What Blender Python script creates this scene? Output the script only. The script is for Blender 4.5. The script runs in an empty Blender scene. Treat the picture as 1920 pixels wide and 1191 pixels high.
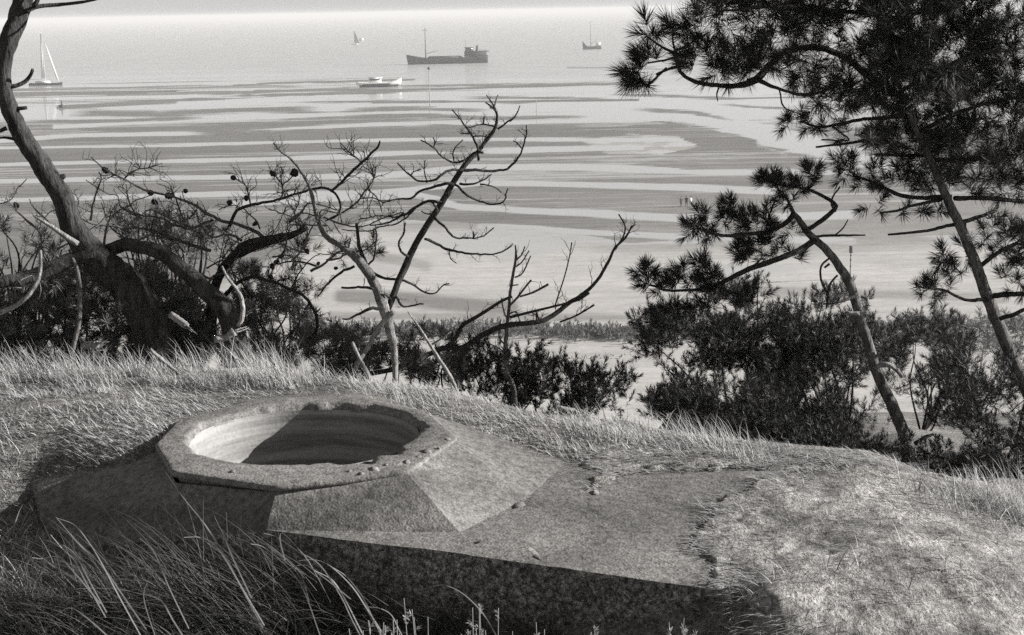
import bpy, bmesh, math, random
import numpy as np
from mathutils import Vector, Matrix

random.seed(7)
RNG = np.random.default_rng(11)
scene = bpy.context.scene
COL = scene.collection
PI = math.pi

# ------------------------------------------------------------------ camera
W0, H0, FPX = 1920.0, 1191.0, 2700.0
EYE = 33.0
PITCH = math.radians(12.05)
ROLL = math.radians(1.1)
Fv = np.array([0, math.cos(PITCH), -math.sin(PITCH)])
U0 = np.array([0, math.sin(PITCH), math.cos(PITCH)])
R0 = np.array([1.0, 0, 0])
Rv = math.cos(ROLL) * R0 - math.sin(ROLL) * U0
Uv = math.sin(ROLL) * R0 + math.cos(ROLL) * U0
CAM = np.array([0, 0, EYE])

cd = bpy.data.cameras.new("camera")
co = bpy.data.objects.new("camera", cd)
COL.objects.link(co)
cd.sensor_width = 36.0
cd.lens = 36.0 * FPX / W0
cd.clip_start = 0.05
cd.clip_end = 200000
M = Matrix(((Rv[0], Uv[0], -Fv[0], 0), (Rv[1], Uv[1], -Fv[1], 0), (Rv[2], Uv[2], -Fv[2], EYE), (0, 0, 0, 1)))
co.matrix_world = M
scene.camera = co


def ray(px, py):
    return Fv + Rv * ((px - W0 / 2) / FPX) + Uv * ((H0 / 2 - py) / FPX)


def at(px, py, Y):
    """point of the photograph's ray at distance Y (metres ahead)"""
    d = ray(px, py)
    return CAM + d * (Y / d[1])


def onz(px, py, zrel):
    d = ray(px, py)
    return CAM + d * (zrel / d[2])


def project(P):
    """world points (N,3) -> picture coordinates"""
    q = np.asarray(P) - CAM
    dep = q @ Fv
    dep = np.where(dep < 1e-3, 1e-3, dep)
    return W0 / 2 + FPX * (q @ Rv) / dep, H0 / 2 - FPX * (q @ Uv) / dep


# ------------------------------------------------------------------ noise
def _hash(ix, iy, iz, seed):
    h = (ix * 374761393 + iy * 668265263 + iz * 2147483647 + seed * 974711) & 0xffffffff
    h = ((h ^ (h >> 13)) * 1274126177) & 0xffffffff
    h = h ^ (h >> 16)
    return (h & 0xffff) / 65535.0


def vnoise(x, y, z=0.0, seed=0):
    x = np.asarray(x, float); y = np.asarray(y, float); z = np.asarray(z, float) + np.zeros_like(x)
    ix = np.floor(x).astype(np.int64); iy = np.floor(y).astype(np.int64); iz = np.floor(z).astype(np.int64)
    fx = x - ix; fy = y - iy; fz = z - iz
    fx = fx * fx * (3 - 2 * fx); fy = fy * fy * (3 - 2 * fy); fz = fz * fz * (3 - 2 * fz)
    r = 0
    for a in (0, 1):
        for b in (0, 1):
            for c in (0, 1):
                w = (fx if a else 1 - fx) * (fy if b else 1 - fy) * (fz if c else 1 - fz)
                r = r + w * _hash(ix + a, iy + b, iz + c, seed)
    return r


def fbm(x, y, z=0.0, octv=4, seed=0):
    r = 0; a = 0.5; f = 1.0; t = 0
    for k in range(octv):
        r = r + a * vnoise(np.asarray(x) * f, np.asarray(y) * f, np.asarray(z) * f, seed + k); t += a
        a *= 0.5; f *= 2.03
    return r / t


def sstep(a, b, x):
    t = np.clip((np.asarray(x, float) - a) / (b - a), 0, 1)
    return t * t * (3 - 2 * t)


def inpoly(x, y, poly):
    x = np.asarray(x); y = np.asarray(y)
    r = np.zeros(x.shape, bool)
    n = len(poly)
    for i in range(n):
        x0, y0 = poly[i]; x1, y1 = poly[(i + 1) % n]
        if y0 == y1:
            continue
        c = ((y0 > y) != (y1 > y)) & (x < (x1 - x0) * (y - y0) / (y1 - y0) + x0)
        r ^= c
    return r


def polydist(x, y, pts):
    """signed along nothing: distance to an open polyline"""
    d = np.full(np.shape(x), 1e9)
    for (x0, y0), (x1, y1) in zip(pts[:-1], pts[1:]):
        vx, vy = x1 - x0, y1 - y0
        L = vx * vx + vy * vy + 1e-9
        t = np.clip(((x - x0) * vx + (y - y0) * vy) / L, 0, 1)
        d = np.minimum(d, np.hypot(x - x0 - t * vx, y - y0 - t * vy))
    return d


# ------------------------------------------------------------------ objects
def tag(o, label=None, cat=None, group=None, kind=None):
    if label: o['label'] = label
    if cat: o['category'] = cat
    if group: o['group'] = group
    if kind: o['kind'] = kind
    return o


def thing(name, label, cat, loc, group=None):
    o = bpy.data.objects.new(name, None)
    o.empty_display_size = 0.2
    COL.objects.link(o)
    o.location = [float(v) for v in loc]
    return tag(o, label, cat, group)


def mesh_np(name, V, faces, mat, parent=None, smooth=False, attrs=None, midx=None):
    """faces: list of (array Mxk).  V are world coordinates"""
    V = np.ascontiguousarray(V, dtype=np.float32)
    if parent is not None:
        V = V - np.array(parent.location, dtype=np.float32)
    me = bpy.data.meshes.new(name)
    me.vertices.add(len(V))
    me.vertices.foreach_set("co", V.ravel())
    loops = np.concatenate([np.asarray(f, np.int32).ravel() for f in faces])
    tot = np.concatenate([np.full(len(f), np.asarray(f).shape[1], np.int32) for f in faces])
    start = np.concatenate([[0], np.cumsum(tot)[:-1]]).astype(np.int32)
    me.loops.add(len(loops))
    me.loops.foreach_set("vertex_index", loops)
    me.polygons.add(len(tot))
    me.polygons.foreach_set("loop_start", start)
    me.polygons.foreach_set("loop_total", tot)
    if smooth:
        me.polygons.foreach_set("use_smooth", np.ones(len(tot), bool))
    mats = mat if isinstance(mat, (list, tuple)) else [mat]
    for m in mats:
        me.materials.append(m)
    if midx is not None:
        me.polygons.foreach_set("material_index", np.asarray(midx, np.int32))
    for k, a in (attrs or {}).items():
        at_ = me.attributes.new(k, 'FLOAT', 'POINT')
        at_.data.foreach_set("value", np.asarray(a, np.float32))
    me.update(calc_edges=True)
    me.validate()
    o = bpy.data.objects.new(name, me)
    COL.objects.link(o)
    if parent is not None:
        o.parent = parent
    return o


class MB:
    """collects shapes into one mesh"""
    def __init__(s):
        s.V = []; s.Q = []; s.T = []; s.n = 0

    def add(s, V, Q=None, T=None):
        V = np.asarray(V, float)
        if Q is not None and len(Q): s.Q.append(np.asarray(Q) + s.n)
        if T is not None and len(T): s.T.append(np.asarray(T) + s.n)
        s.V.append(V); s.n += len(V)

    def build(s, name, mat, parent=None, smooth=True):
        f = []
        if s.Q: f.append(np.concatenate(s.Q))
        if s.T: f.append(np.concatenate(s.T))
        return mesh_np(name, np.concatenate(s.V), f, mat, parent, smooth)

    def box(s, c, d, rz=0.0, taper=1.0):
        c = np.asarray(c, float); hx, hy, hz = np.asarray(d) / 2
        P = []
        for z, t in ((-hz, 1.0), (hz, taper)):
            for x, y in ((-hx, -hy), (hx, -hy), (hx, hy), (-hx, hy)):
                x *= t; y *= t
                P.append((x * math.cos(rz) - y * math.sin(rz), x * math.sin(rz) + y * math.cos(rz), z))
        s.add(np.array(P) + c, [(3, 2, 1, 0), (4, 5, 6, 7), (0, 1, 5, 4), (1, 2, 6, 5), (2, 3, 7, 6), (3, 0, 4, 7)])

    def tube(s, P, R, sides=6, cap=True, rough=0.0):
        P = np.asarray(P, float); R = np.asarray(R, float)
        n = len(P)
        T = np.gradient(P, axis=0)
        T /= np.linalg.norm(T, axis=1, keepdims=True) + 1e-9
        ref = np.array([0, 0, 1.0]) if abs(T[0][2]) < 0.9 else np.array([1.0, 0, 0])
        a = np.cross(T[0], ref); a /= np.linalg.norm(a)
        ang = np.arange(sides) * 2 * PI / sides
        rings = []
        for i in range(n):
            a = a - T[i] * np.dot(a, T[i]); a /= np.linalg.norm(a) + 1e-9
            b = np.cross(T[i], a)
            rr = R[i] * (1 + (RNG.random(sides) - .5) * rough)
            rings.append(P[i] + rr[:, None] * (np.cos(ang)[:, None] * a + np.sin(ang)[:, None] * b))
        V = np.concatenate(rings)
        i, j = np.meshgrid(np.arange(n - 1), np.arange(sides), indexing='ij')
        i = i.ravel(); j = j.ravel(); j2 = (j + 1) % sides
        Q = np.stack([i * sides + j, i * sides + j2, (i + 1) * sides + j2, (i + 1) * sides + j], 1)
        T3 = []
        if cap:
            V = np.concatenate([V, P[:1], P[-1:]])
            k = np.arange(sides); k2 = (k + 1) % sides
            T3 = np.concatenate([np.stack([k2, k, np.full(sides, n * sides)], 1),
                                 np.stack([(n - 1) * sides + k, (n - 1) * sides + k2, np.full(sides, n * sides + 1)], 1)])
        s.add(V, Q, T3)

    def blob(s, c, r, seg=8):
        c = np.asarray(c, float)
        P = []; r = np.broadcast_to(np.asarray(r, float), (3,))
        nr = seg // 2 + 1
        for i in range(nr + 1):
            th = PI * i / nr
            for j in range(seg):
                ph = 2 * PI * j / seg
                P.append((math.sin(th) * math.cos(ph), math.sin(th) * math.sin(ph), math.cos(th)))
        P = np.array(P) * r + c
        Q = []
        for i in range(nr):
            for j in range(seg):
                Q.append((i * seg + j, (i + 1) * seg + j, (i + 1) * seg + (j + 1) % seg, i * seg + (j + 1) % seg))
        s.add(P, Q)

    def loft(s, sections, close=True, caps=True):
        """sections: list of (K,3) rings"""
        S = np.asarray(sections, float); n, k, _ = S.shape
        V = S.reshape(-1, 3)
        Q = []
        for i in range(n - 1):
            for j in range(k if close else k - 1):
                Q.append((i * k + j, i * k + (j + 1) % k, (i + 1) * k + (j + 1) % k, (i + 1) * k + j))
        T3 = []
        if caps:
            V = np.concatenate([V, S[0].mean(0)[None], S[-1].mean(0)[None]])
            for j in range(k):
                T3.append((j, n * k, (j + 1) % k)); T3.append(((n - 1) * k + (j + 1) % k, n * k + 1, (n - 1) * k + j))
        s.add(V, Q, T3)


def spline(P, step):
    """Catmull-Rom through the rows of P (any number of columns)"""
    P = np.asarray(P, float)
    E = np.concatenate([2 * P[:1] - P[1:2], P, 2 * P[-1:] - P[-2:-1]])
    out = []
    for i in range(len(P) - 1):
        p0, p1, p2, p3 = E[i:i + 4]
        n = max(1, int(round(np.linalg.norm((p2 - p1)[:3]) / step)))
        for k in range(n):
            t = k / n
            out.append(0.5 * (2 * p1 + (p2 - p0) * t + (2 * p0 - 5 * p1 + 4 * p2 - p3) * t * t + (3 * p1 - p0 - 3 * p2 + p3) * t ** 3))
    out.append(P[-1])
    return np.array(out)


# ------------------------------------------------------------------ materials
TINT = (1.012, 1.0, 0.984)


def g(v):
    return (v * TINT[0], v * TINT[1], v * TINT[2], 1)


class NT:
    def __init__(s, name):
        s.m = bpy.data.materials.new(name); s.m.use_nodes = True
        s.t = s.m.node_tree; s.t.nodes.clear()
        s.out = s.n('ShaderNodeOutputMaterial')

    def n(s, typ, **kw):
        nd = s.t.nodes.new(typ)
        for k, v in kw.items():
            if k.startswith('i_'):
                nd.inputs[k[2:].replace('_', ' ')].default_value = v
            else:
                setattr(nd, k, v)
        return nd

    def l(s, a, b):
        s.t.links.new(a, b)

    def noise(s, scale, detail=4, rough=.55, vec=None, dist=0.0):
        nd = s.n('ShaderNodeTexNoise')
        nd.inputs['Scale'].default_value = scale; nd.inputs['Detail'].default_value = detail
        nd.inputs['Roughness'].default_value = rough; nd.inputs['Distortion'].default_value = dist
        if vec is not None: s.l(vec, nd.inputs['Vector'])
        return nd.outputs['Fac']

    def coord(s, scale=(1, 1, 1)):
        geo = s.n('ShaderNodeNewGeometry')
        mp = s.n('ShaderNodeMapping'); mp.inputs['Scale'].default_value = scale
        s.l(geo.outputs['Position'], mp.inputs['Vector'])
        return mp.outputs['Vector']

    def ramp(s, fac, stops, interp='LINEAR'):
        r = s.n('ShaderNodeValToRGB'); r.color_ramp.interpolation = interp
        e = r.color_ramp.elements
        while len(e) < len(stops): e.new(0.5)
        for k, (p, v) in enumerate(stops):
            e[k].position = p; e[k].color = g(v) if not isinstance(v, tuple) else v
        s.l(fac, r.inputs['Fac'])
        return r.outputs['Color']

    def math(s, op, a, b=None):
        m = s.n('ShaderNodeMath', operation=op)
        for k, v in enumerate((a, b)):
            if v is None: continue
            if isinstance(v, (int, float)): m.inputs[k].default_value = v
            else: s.l(v, m.inputs[k])
        return m.outputs[0]

    def mix(s, fac, a, b, blend='MIX'):
        m = s.n('ShaderNodeMix', data_type='RGBA', blend_type=blend)
        for sock, v in ((m.inputs['Factor'], fac), (m.inputs['A'], a), (m.inputs['B'], b)):
            if isinstance(v, (int, float)) and sock.type == 'VALUE': sock.default_value = v
            elif isinstance(v, (int, float)): sock.default_value = g(v)
            elif isinstance(v, tuple): sock.default_value = v
            else: s.l(v, sock)
        return m.outputs['Result']

    def bump(s, h, strength=.5, dist=.02):
        b = s.n('ShaderNodeBump'); b.inputs['Strength'].default_value = strength; b.inputs['Distance'].default_value = dist
        s.l(h, b.inputs['Height'])
        return b.outputs['Normal']

    def bsdf(s, color, rough=.9, normal=None, spec=.2, **kw):
        p = s.n('ShaderNodeBsdfPrincipled')
        if isinstance(color, (int, float)): p.inputs['Base Color'].default_value = g(color)
        else: s.l(color, p.inputs['Base Color'])
        if isinstance(rough, (int, float)): p.inputs['Roughness'].default_value = rough
        else: s.l(rough, p.inputs['Roughness'])
        p.inputs['Specular IOR Level'].default_value = spec
        if normal is not None: s.l(normal, p.inputs['Normal'])
        for k, v in kw.items(): p.inputs[k.replace('_', ' ')].default_value = v
        return p.outputs[0]

    def fin(s, sh):
        s.l(sh, s.out.inputs['Surface']); return s.m


def mat_plain(name, v, rough=.7, spec=.3, var=0.0, sc=5):
    t = NT(name)
    if var:
        c = t.ramp(t.noise(sc, 5, .6, t.coord()), [(.3, v * (1 - var)), (.7, v * (1 + var))])
    else:
        c = v
    return t.fin(t.bsdf(c, rough, None, spec))


def mat_concrete(name, lo, hi, bumpd=.012):
    t = NT(name); c = t.coord()
    n1 = t.noise(2.2, 6, .62, c); n2 = t.noise(38, 5, .65, c); n3 = t.noise(130, 3, .6, c)
    vo = t.n('ShaderNodeTexVoronoi'); vo.inputs['Scale'].default_value = 75; t.l(c, vo.inputs['Vector'])
    base = t.mix(.45, t.ramp(n1, [(.28, lo), (.5, (lo + hi) / 2), (.72, hi)]), t.ramp(t.noise(.9, 5, .7, c, 1.2), [(.36, lo * .8), (.5, (lo + hi) / 2), (.62, hi * 1.15)]))
    sp = t.ramp(n2, [(.36, .6), (.5, .97), (.66, 1.25)])
    col = t.mix(1.0, base, sp, 'MULTIPLY')
    sp2 = t.ramp(n3, [(.35, .7), (.62, 1.25)])
    col = t.mix(1.0, col, sp2, 'MULTIPLY')
    lich = t.ramp(t.noise(17, 6, .7, c), [(.60, (0, 0, 0, 1)), (.70, (1, 1, 1, 1))])
    col = t.mix(t.math('MULTIPLY', lich, .55), col, hi * 1.35)
    peb = t.ramp(vo.outputs['Distance'], [(0.0, 1.0), (.55, .0)])
    h = t.math('ADD', t.math('MULTIPLY', n2, 1.0), t.math('ADD', t.math('MULTIPLY', n3, .5), t.math('MULTIPLY', peb, .35)))
    return t.fin(t.bsdf(col, .95, t.bump(h, .8, bumpd), .1))


def mat_wall(name):
    t = NT(name); c = t.coord()
    n1 = t.noise(3, 5, .6, c); n2 = t.noise(48, 5, .75, c, .4); n3 = t.noise(120, 4, .75, c)
    col = t.ramp(n1, [(.3, .30), (.7, .44)])
    col = t.mix(1.0, col, t.ramp(n2, [(.40, .30), (.5, .85), (.60, 1.9)]), 'MULTIPLY')
    col = t.mix(1.0, col, t.ramp(n3, [(.36, .5), (.5, .95), (.64, 1.6)]), 'MULTIPLY')
    return t.fin(t.bsdf(col, .95, t.bump(t.math('ADD', n2, t.math('MULTIPLY', n3, .6)), 1.0, .04), .1))


def mat_bark(name, lo, hi, scale=24, stretch=.25):
    t = NT(name); c = t.coord((1, 1, stretch))
    n1 = t.noise(scale, 6, .65, c, .3); n2 = t.noise(scale * 4, 4, .6, c)
    col = t.mix(1.0, t.ramp(n1, [(.32, lo), (.66, hi)]), t.ramp(n2, [(.3, .7), (.7, 1.2)]), 'MULTIPLY')
    h = t.math('ADD', n1, t.math('MULTIPLY', n2, .4))
    return t.fin(t.bsdf(col, .95, t.bump(h, 1.0, .03), .1))


def mat_leaf(name, lo, hi, transl=.25, scale=9, rough=.6, spec=.15):
    t = NT(name); c = t.coord()
    geo = t.n('ShaderNodeNewGeometry')
    n = t.math('ADD', t.math('MULTIPLY', t.noise(scale, 3, .6, c), .55), t.math('MULTIPLY', geo.outputs['Random Per Island'], .45))
    col = t.ramp(n, [(.25, lo), (.75, hi)])
    b = t.bsdf(col, rough, None, spec)
    tr = t.n('ShaderNodeBsdfTranslucent'); t.l(col, tr.inputs['Color'])
    mx = t.n('ShaderNodeMixShader'); mx.inputs[0].default_value = transl
    t.l(b, mx.inputs[1]); t.l(tr.outputs[0], mx.inputs[2])
    return t.fin(mx.outputs[0])


M_CONC = mat_concrete("weathered_concrete", .10, .235, .004)
def mat_shaft(name):
    t = NT(name); c = t.coord((.5, .5, 9))
    n1 = t.noise(2.8, 5, .6, c, .3); n2 = t.noise(60, 4, .6, t.coord())
    col = t.mix(1.0, t.ramp(n1, [(.36, .15), (.5, .25), (.64, .34)]), t.ramp(n2, [(.3, .85), (.7, 1.12)]), 'MULTIPLY')
    return t.fin(t.bsdf(col, .95, t.bump(n2, .5, .003), .1))


M_CONC_IN = mat_shaft("smooth_shaft_concrete")
M_CONC_WALL = mat_wall("rough_wall_concrete")
M_BARK = mat_bark("pine_bark", .018, .085)
M_BARKP = mat_bark("pale_pine_bark", .045, .24, 40)
M_DEAD = mat_bark("dark_dead_wood", .025, .085, 60)
M_DEADP = mat_bark("bleached_dead_wood", .18, .46, 50)
M_DEADM = mat_bark("half_bleached_dead_wood", .13, .42, 50)
M_TWIG = mat_bark("grey_twig", .09, .24, 60)
M_NEEDLE = mat_leaf("pine_needles", .012, .065, .14, 6, .55, .2)
M_NEEDLE2 = mat_leaf("mountain_pine_needles", .012, .055, .12, 8, .55, .2)
M_SHRUB = mat_leaf("scrub_leaves", .05, .24, .25, 7)
M_FARLEAF = mat_leaf("far_scrub_leaves", .08, .22, .2, 2)
M_DRY = mat_leaf("dry_grass", .28, .66, .42, 5)
M_MAT = mat_leaf("matted_dry_grass", .10, .58, .25, 8)
M_MARRAM = mat_leaf("green_marram", .022, .13, .2, 4, .5, .25)
M_MARRAMD = mat_leaf("dry_marram", .12, .4, .3, 4, .6)
M_CONE = mat_plain("pine_cone", .03, .9, .1)

# ------------------------------------------------------------------ terrain
CREST = [(-250, 705, -1.74), (0, 702, -1.75), (150, 697, -1.75), (300, 697, -1.74), (450, 708, -1.74), (600, 724, -1.74), (760, 744, -1.76),
         (880, 772, -1.77), (1000, 803, -1.79), (1200, 825, -1.838), (1440, 858, -1.853), (1560, 874, -1.845),
         (1700, 890, -1.862), (1800, 935, -1.93), (1920, 965, -2.0), (2100, 985, -2.1)]
crest = np.array([onz(*c) for c in CREST])
INNER = [(100, 800, -1.735), (250, 800, -1.725), (400, 765, -1.715), (-200, 850, -1.78), (0, 900, -1.842), (30, 970, -1.95), (10, 1060, -2.0), (60, 897, -1.856), (175, 862, -1.785), (235, 842, -1.75), (-60, 860, -1.80),
         (560, 752, -1.73), (760, 762, -1.75), (900, 800, -1.785), (1085, 862, -1.843), (1300, 858, -1.848), (1450, 880, -1.843), (1500, 1000, -1.852), (1560, 950, -1.85), (1440, 1060, -1.862),
         (1650, 980, -1.842), (1800, 1100, -1.90), (1600, 1100, -1.866), (1425, 1150, -1.866), (1500, 1190, -1.89), (1445, 1188, -1.895), (1900, 1190, -1.97), (1900, 1040, -1.94),
         (2200, 1100, -2.2)]
ctrl = np.concatenate([crest, np.array([onz(*c) for c in INNER]),
                       np.array([(-1.0, 4.2, EYE - 2.45), (0, 3.95, EYE - 2.43), (.7, 3.7, EYE - 2.25), (-2, 4.4, EYE - 2.25), (1.6, 3.7, EYE - 2.08),
                                 (-1.2, 3.6, EYE - 2.5), (0.2, 3.4, EYE - 2.5), (-3, 3.6, EYE - 2.4), (0, 2.4, EYE - 2.3), (0, 1.2, EYE - 1.85), (0, 0, EYE - 1.7),
                                 (-2, 1, EYE - 1.9), (2, 1, EYE - 1.85), (3, 3, EYE - 2.05), (0, -2, EYE - 1.7), (-4, 2, EYE - 2.1), (4, -1, EYE - 1.8), (-4, -2, EYE - 1.8),
                                 (4.5, 5, EYE - 2.5), (-4.5, 6, EYE - 1.9)])])


def _tps_k(r2):
    return np.where(r2 > 1e-12, r2 * np.log(r2 + 1e-12), 0)


_n = len(ctrl)
_A = np.zeros((_n + 3, _n + 3))
_d2 = ((ctrl[:, None, :2] - ctrl[None, :, :2]) ** 2).sum(-1)
_A[:_n, :_n] = _tps_k(_d2) + np.eye(_n) * 0.004
_A[:_n, _n] = 1; _A[:_n, _n + 1:] = ctrl[:, :2]
_A[_n, :_n] = 1; _A[_n + 1:, :_n] = ctrl[:, :2].T
_w = np.linalg.solve(_A, np.concatenate([ctrl[:, 2] - EYE, np.zeros(3)]))


def tps(x, y):
    r = np.zeros(np.shape(x)) + _w[_n] + _w[_n + 1] * x + _w[_n + 2] * y
    for i in range(_n):
        r = r + _w[i] * _tps_k((x - ctrl[i, 0]) ** 2 + (y - ctrl[i, 1]) ** 2)
    return r


def ycrest(x):
    o = np.argsort(crest[:, 0])
    return np.interp(x, crest[o, 0], crest[o, 1])


def ground(x, y):
    """height of the dune"""
    x = np.asarray(x, float); y = np.asarray(y, float)
    xc = np.clip(x, -4.5, 4.5); yc = ycrest(xc)
    yy = np.clip(y, -2.5, yc)
    z = tps(xc, yy)
    t = np.maximum(y - yc, 0)
    s = 0.52 - 0.30 * sstep(0.8, 3.2, x + 0 * y) * sstep(60, 8, t)
    drop = s * (np.sqrt(t * t + 0.5) - math.sqrt(.5)) * 1.0
    z = z - drop - 0.10 * np.maximum(np.abs(x) - 4.5, 0) * sstep(2, 10, np.abs(x)) * .5
    wob = (fbm(x * .7, y * .7, 0, 4, 3) - .5) * .09 + (fbm(x * 4, y * 4, 0, 3, 9) - .5) * .03
    wob = wob + (fbm(x * .12, y * .12, 0, 4, 17) - .5) * .9 * sstep(3, 25, t)
    z = EYE + z + wob
    return np.maximum(z, -1.2 + 0 * z)


# ------------------------------------------------------------------ bunker outline (world points)
def ptz(px, py, z):
    return onz(px, py, z)


ZR = -1.70
RC = np.array([-.872, float(onz(570, 812, -1.70)[1]) + .015])
RIN = .474
RYS = .90
Vr = [ptz(292, 832, ZR), ptz(322, 884, ZR), ptz(515, 912, ZR), ptz(765, 884, ZR), ptz(858, 821, ZR), ptz(800, 770, ZR)]
for a in (80, 122, 160):
    Vr.append(np.array([RC[0] + .61 * math.cos(math.radians(a)), RC[1] + .61 * math.sin(math.radians(a)), EYE + ZR]))
L1 = ptz(58, 905, -1.862); L2 = ptz(97, 1032, -1.985)
ZF = -1.838
F3 = ptz(500, 994, ZF + .004); F4 = ptz(862, 998, ZF); F5 = ptz(985, 937, ZF); F6 = ptz(1062, 866, ZF)
G1 = ptz(600, 1006, ZF + .002); G2 = ptz(720, 1022, ZF); G3 = ptz(850, 1036, ZF)
D = ptz(1372, 1110, ZF); E = ptz(1640, 884, ZF - .005)
FOOT = [L1, L2, F3, G1, G2, G3, D, E, F6, Vr[5], Vr[6], Vr[7], Vr[8], Vr[0]]
foot2 = [(p[0], p[1]) for p in FOOT]
_fc = np.mean(foot2, 0)


def shrink(poly, d):
    out = []
    n = len(poly)
    for i in range(n):
        a, b, c = np.array(poly[i - 1]), np.array(poly[i]), np.array(poly[(i + 1) % n])
        e1 = (b - a) / (np.linalg.norm(b - a) + 1e-9); e2 = (c - b) / (np.linalg.norm(c - b) + 1e-9)
        nn = np.array([-e1[1], e1[0]]) + np.array([-e2[1], e2[0]])
        nn /= np.linalg.norm(nn) + 1e-9
        out.append(tuple(b + nn * d))
    return out


_area = sum(foot2[i][0] * foot2[(i + 1) % len(foot2)][1] - foot2[(i + 1) % len(foot2)][0] * foot2[i][1] for i in range(len(foot2)))
FOOT_IN = shrink(foot2, .07 if _area > 0 else -.07)

# ------------------------------------------------------------------ dune mesh
def lines(*seg):
    out = []
    for a, b, n in seg:
        out.append(np.linspace(a, b, n, endpoint=False))
    out.append([seg[-1][1]])
    return np.concatenate(out)


gx = lines((-420, -60, 26), (-60, -14, 30), (-14, -4.2, 60), (-4.2, 4.2, 250), (4.2, 14, 60), (14, 60, 30), (60, 420, 26))
gy = lines((-40, -3, 20), (-3, 2.5, 40), (2.5, 7.6, 170), (7.6, 14, 60), (14, 40, 50), (40, 150, 60))
GX, GY = np.meshgrid(gx, gy)
GZ = ground(GX, GY)
GZ = np.where(inpoly(GX, GY, FOOT_IN), EYE - 3.6, GZ)
nx, ny = len(gx), len(gy)
ii, jj = np.meshgrid(np.arange(ny - 1), np.arange(nx - 1), indexing='ij')
q = np.stack([ii * nx + jj, ii * nx + jj + 1, (ii + 1) * nx + jj + 1, (ii + 1) * nx + jj], -1).reshape(-1, 4)


def mat_dune():
    t = NT("dune_turf"); c = t.coord()
    n1 = t.noise(1.6, 5, .6, c); n2 = t.noise(22, 5, .7, c); n3 = t.noise(90, 4, .7, t.coord((1, .45, 1)))
    col = t.ramp(n1, [(.3, .13), (.55, .22), (.75, .36)])
    col = t.mix(1.0, col, t.ramp(n2, [(.34, .45), (.5, .95), (.68, 1.4)]), 'MULTIPLY')
    col = t.mix(1.0, col, t.ramp(n3, [(.36, .4), (.5, .95), (.64, 1.5)]), 'MULTIPLY')
    h = t.math('ADD', n2, t.math('MULTIPLY', n3, .7))
    return t.fin(t.bsdf(col, .95, t.bump(h, .9, .03), .1))


M_DUNE = mat_dune()
dune = mesh_np("dune", np.stack([GX, GY, GZ], -1).reshape(-1, 3), [q], M_DUNE, None, True)
tag(dune, "dry grassy dune top falling away to the beach", "dune", None, "structure")

# ------------------------------------------------------------------ bunker mesh
def dn(P, amp=1.0):
    """roughness of cast concrete, the same at the same place"""
    P = np.asarray(P, float)
    k = np.stack([fbm(P[:, 0] * 9, P[:, 1] * 9, P[:, 2] * 9, 4, s) - .5 for s in (31, 32, 33)], 1)
    k2 = np.stack([fbm(P[:, 0] * 45, P[:, 1] * 45, P[:, 2] * 45, 3, s) - .5 for s in (41, 42, 43)], 1)
    return P + (k * .007 + k2 * .0035) * amp


def patch(mb, a, b, c, d, nu, nv, amp=1.0):
    """bilinear patch a-b (u) , d-c"""
    u = np.linspace(0, 1, nu + 1); v = np.linspace(0, 1, nv + 1)
    U, Vv = np.meshgrid(u, v)
    a, b, c, d = (np.asarray(p, float) for p in (a, b, c, d))
    P = ((1 - U) * (1 - Vv))[..., None] * a + (U * (1 - Vv))[..., None] * b + (U * Vv)[..., None] * c + ((1 - U) * Vv)[..., None] * d
    P = dn(P.reshape(-1, 3), amp)
    i, j = np.meshgrid(np.arange(nv), np.arange(nu), indexing='ij')
    i = i.ravel(); j = j.ravel(); k = nu + 1
    mb.add(P, np.stack([i * k + j, i * k + j + 1, (i + 1) * k + j + 1, (i + 1) * k + j], 1))


def dnz(p, z):
    return np.array([p[0], p[1], EYE + z])


bunker = thing("bunker", "low weathered concrete bunker with round hatch, sunk in the dune top", "bunker", (-.3, 5.2, EYE - 2.9))
LOW = .05
Vl = [np.array([RC[0] + (v[0] - RC[0]) * .975, RC[1] + (v[1] - RC[1]) * .975, v[2] - (.05 if k in (0, 1) else .03 if k in (2, 8) else .004)]) for k, v in enumerate(Vr)]
# sloped collar
mb = MB()
patch(mb, Vl[0], Vl[1], L2, L1, 20, 40)
patch(mb, Vl[1], Vl[2], F3, L2, 40, 40)
patch(mb, Vl[2], Vl[3], F4, F3, 36, 30)
patch(mb, Vl[3], Vl[4], F5, F4, 36, 36)
patch(mb, Vl[4], Vl[5], F6, F5, 36, 40)
Bk = [np.array([p[0], p[1], EYE - 1.775]) for p in (Vr[6] + np.array([.1, .5, 0]), Vr[7] + np.array([-.2, .4, 0]), Vr[8] + np.array([-.45, .25, 0]))]
patch(mb, Vl[5], Vl[6], Bk[0], F6, 16, 16)
patch(mb, Vl[6], Vl[7], Bk[1], Bk[0], 16, 16)
patch(mb, Vl[7], Vl[8], Bk[2], Bk[1], 16, 16)
patch(mb, Vl[8], Vl[0], L1, Bk[2], 16, 16)
mb.build("sloped_collar", M_CONC, bunker, False)
# flat roof
mb = MB()
patch(mb, G3, F4, F3, (G1 + G2) / 2, 16, 26)
patch(mb, F3, F3 * .5 + G1 * .5, G1, (G1 + G2) / 2, 4, 4)
patch(mb, (G1 + G2) / 2 * .999 + G2 * .001, G2, G3, G3, 8, 4)
patch(mb, G3, D, F5, F4, 60, 22)
patch(mb, D, E, F6, F5, 80, 70)
mb.build("roof_slab", M_CONC, bunker, False)
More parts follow.
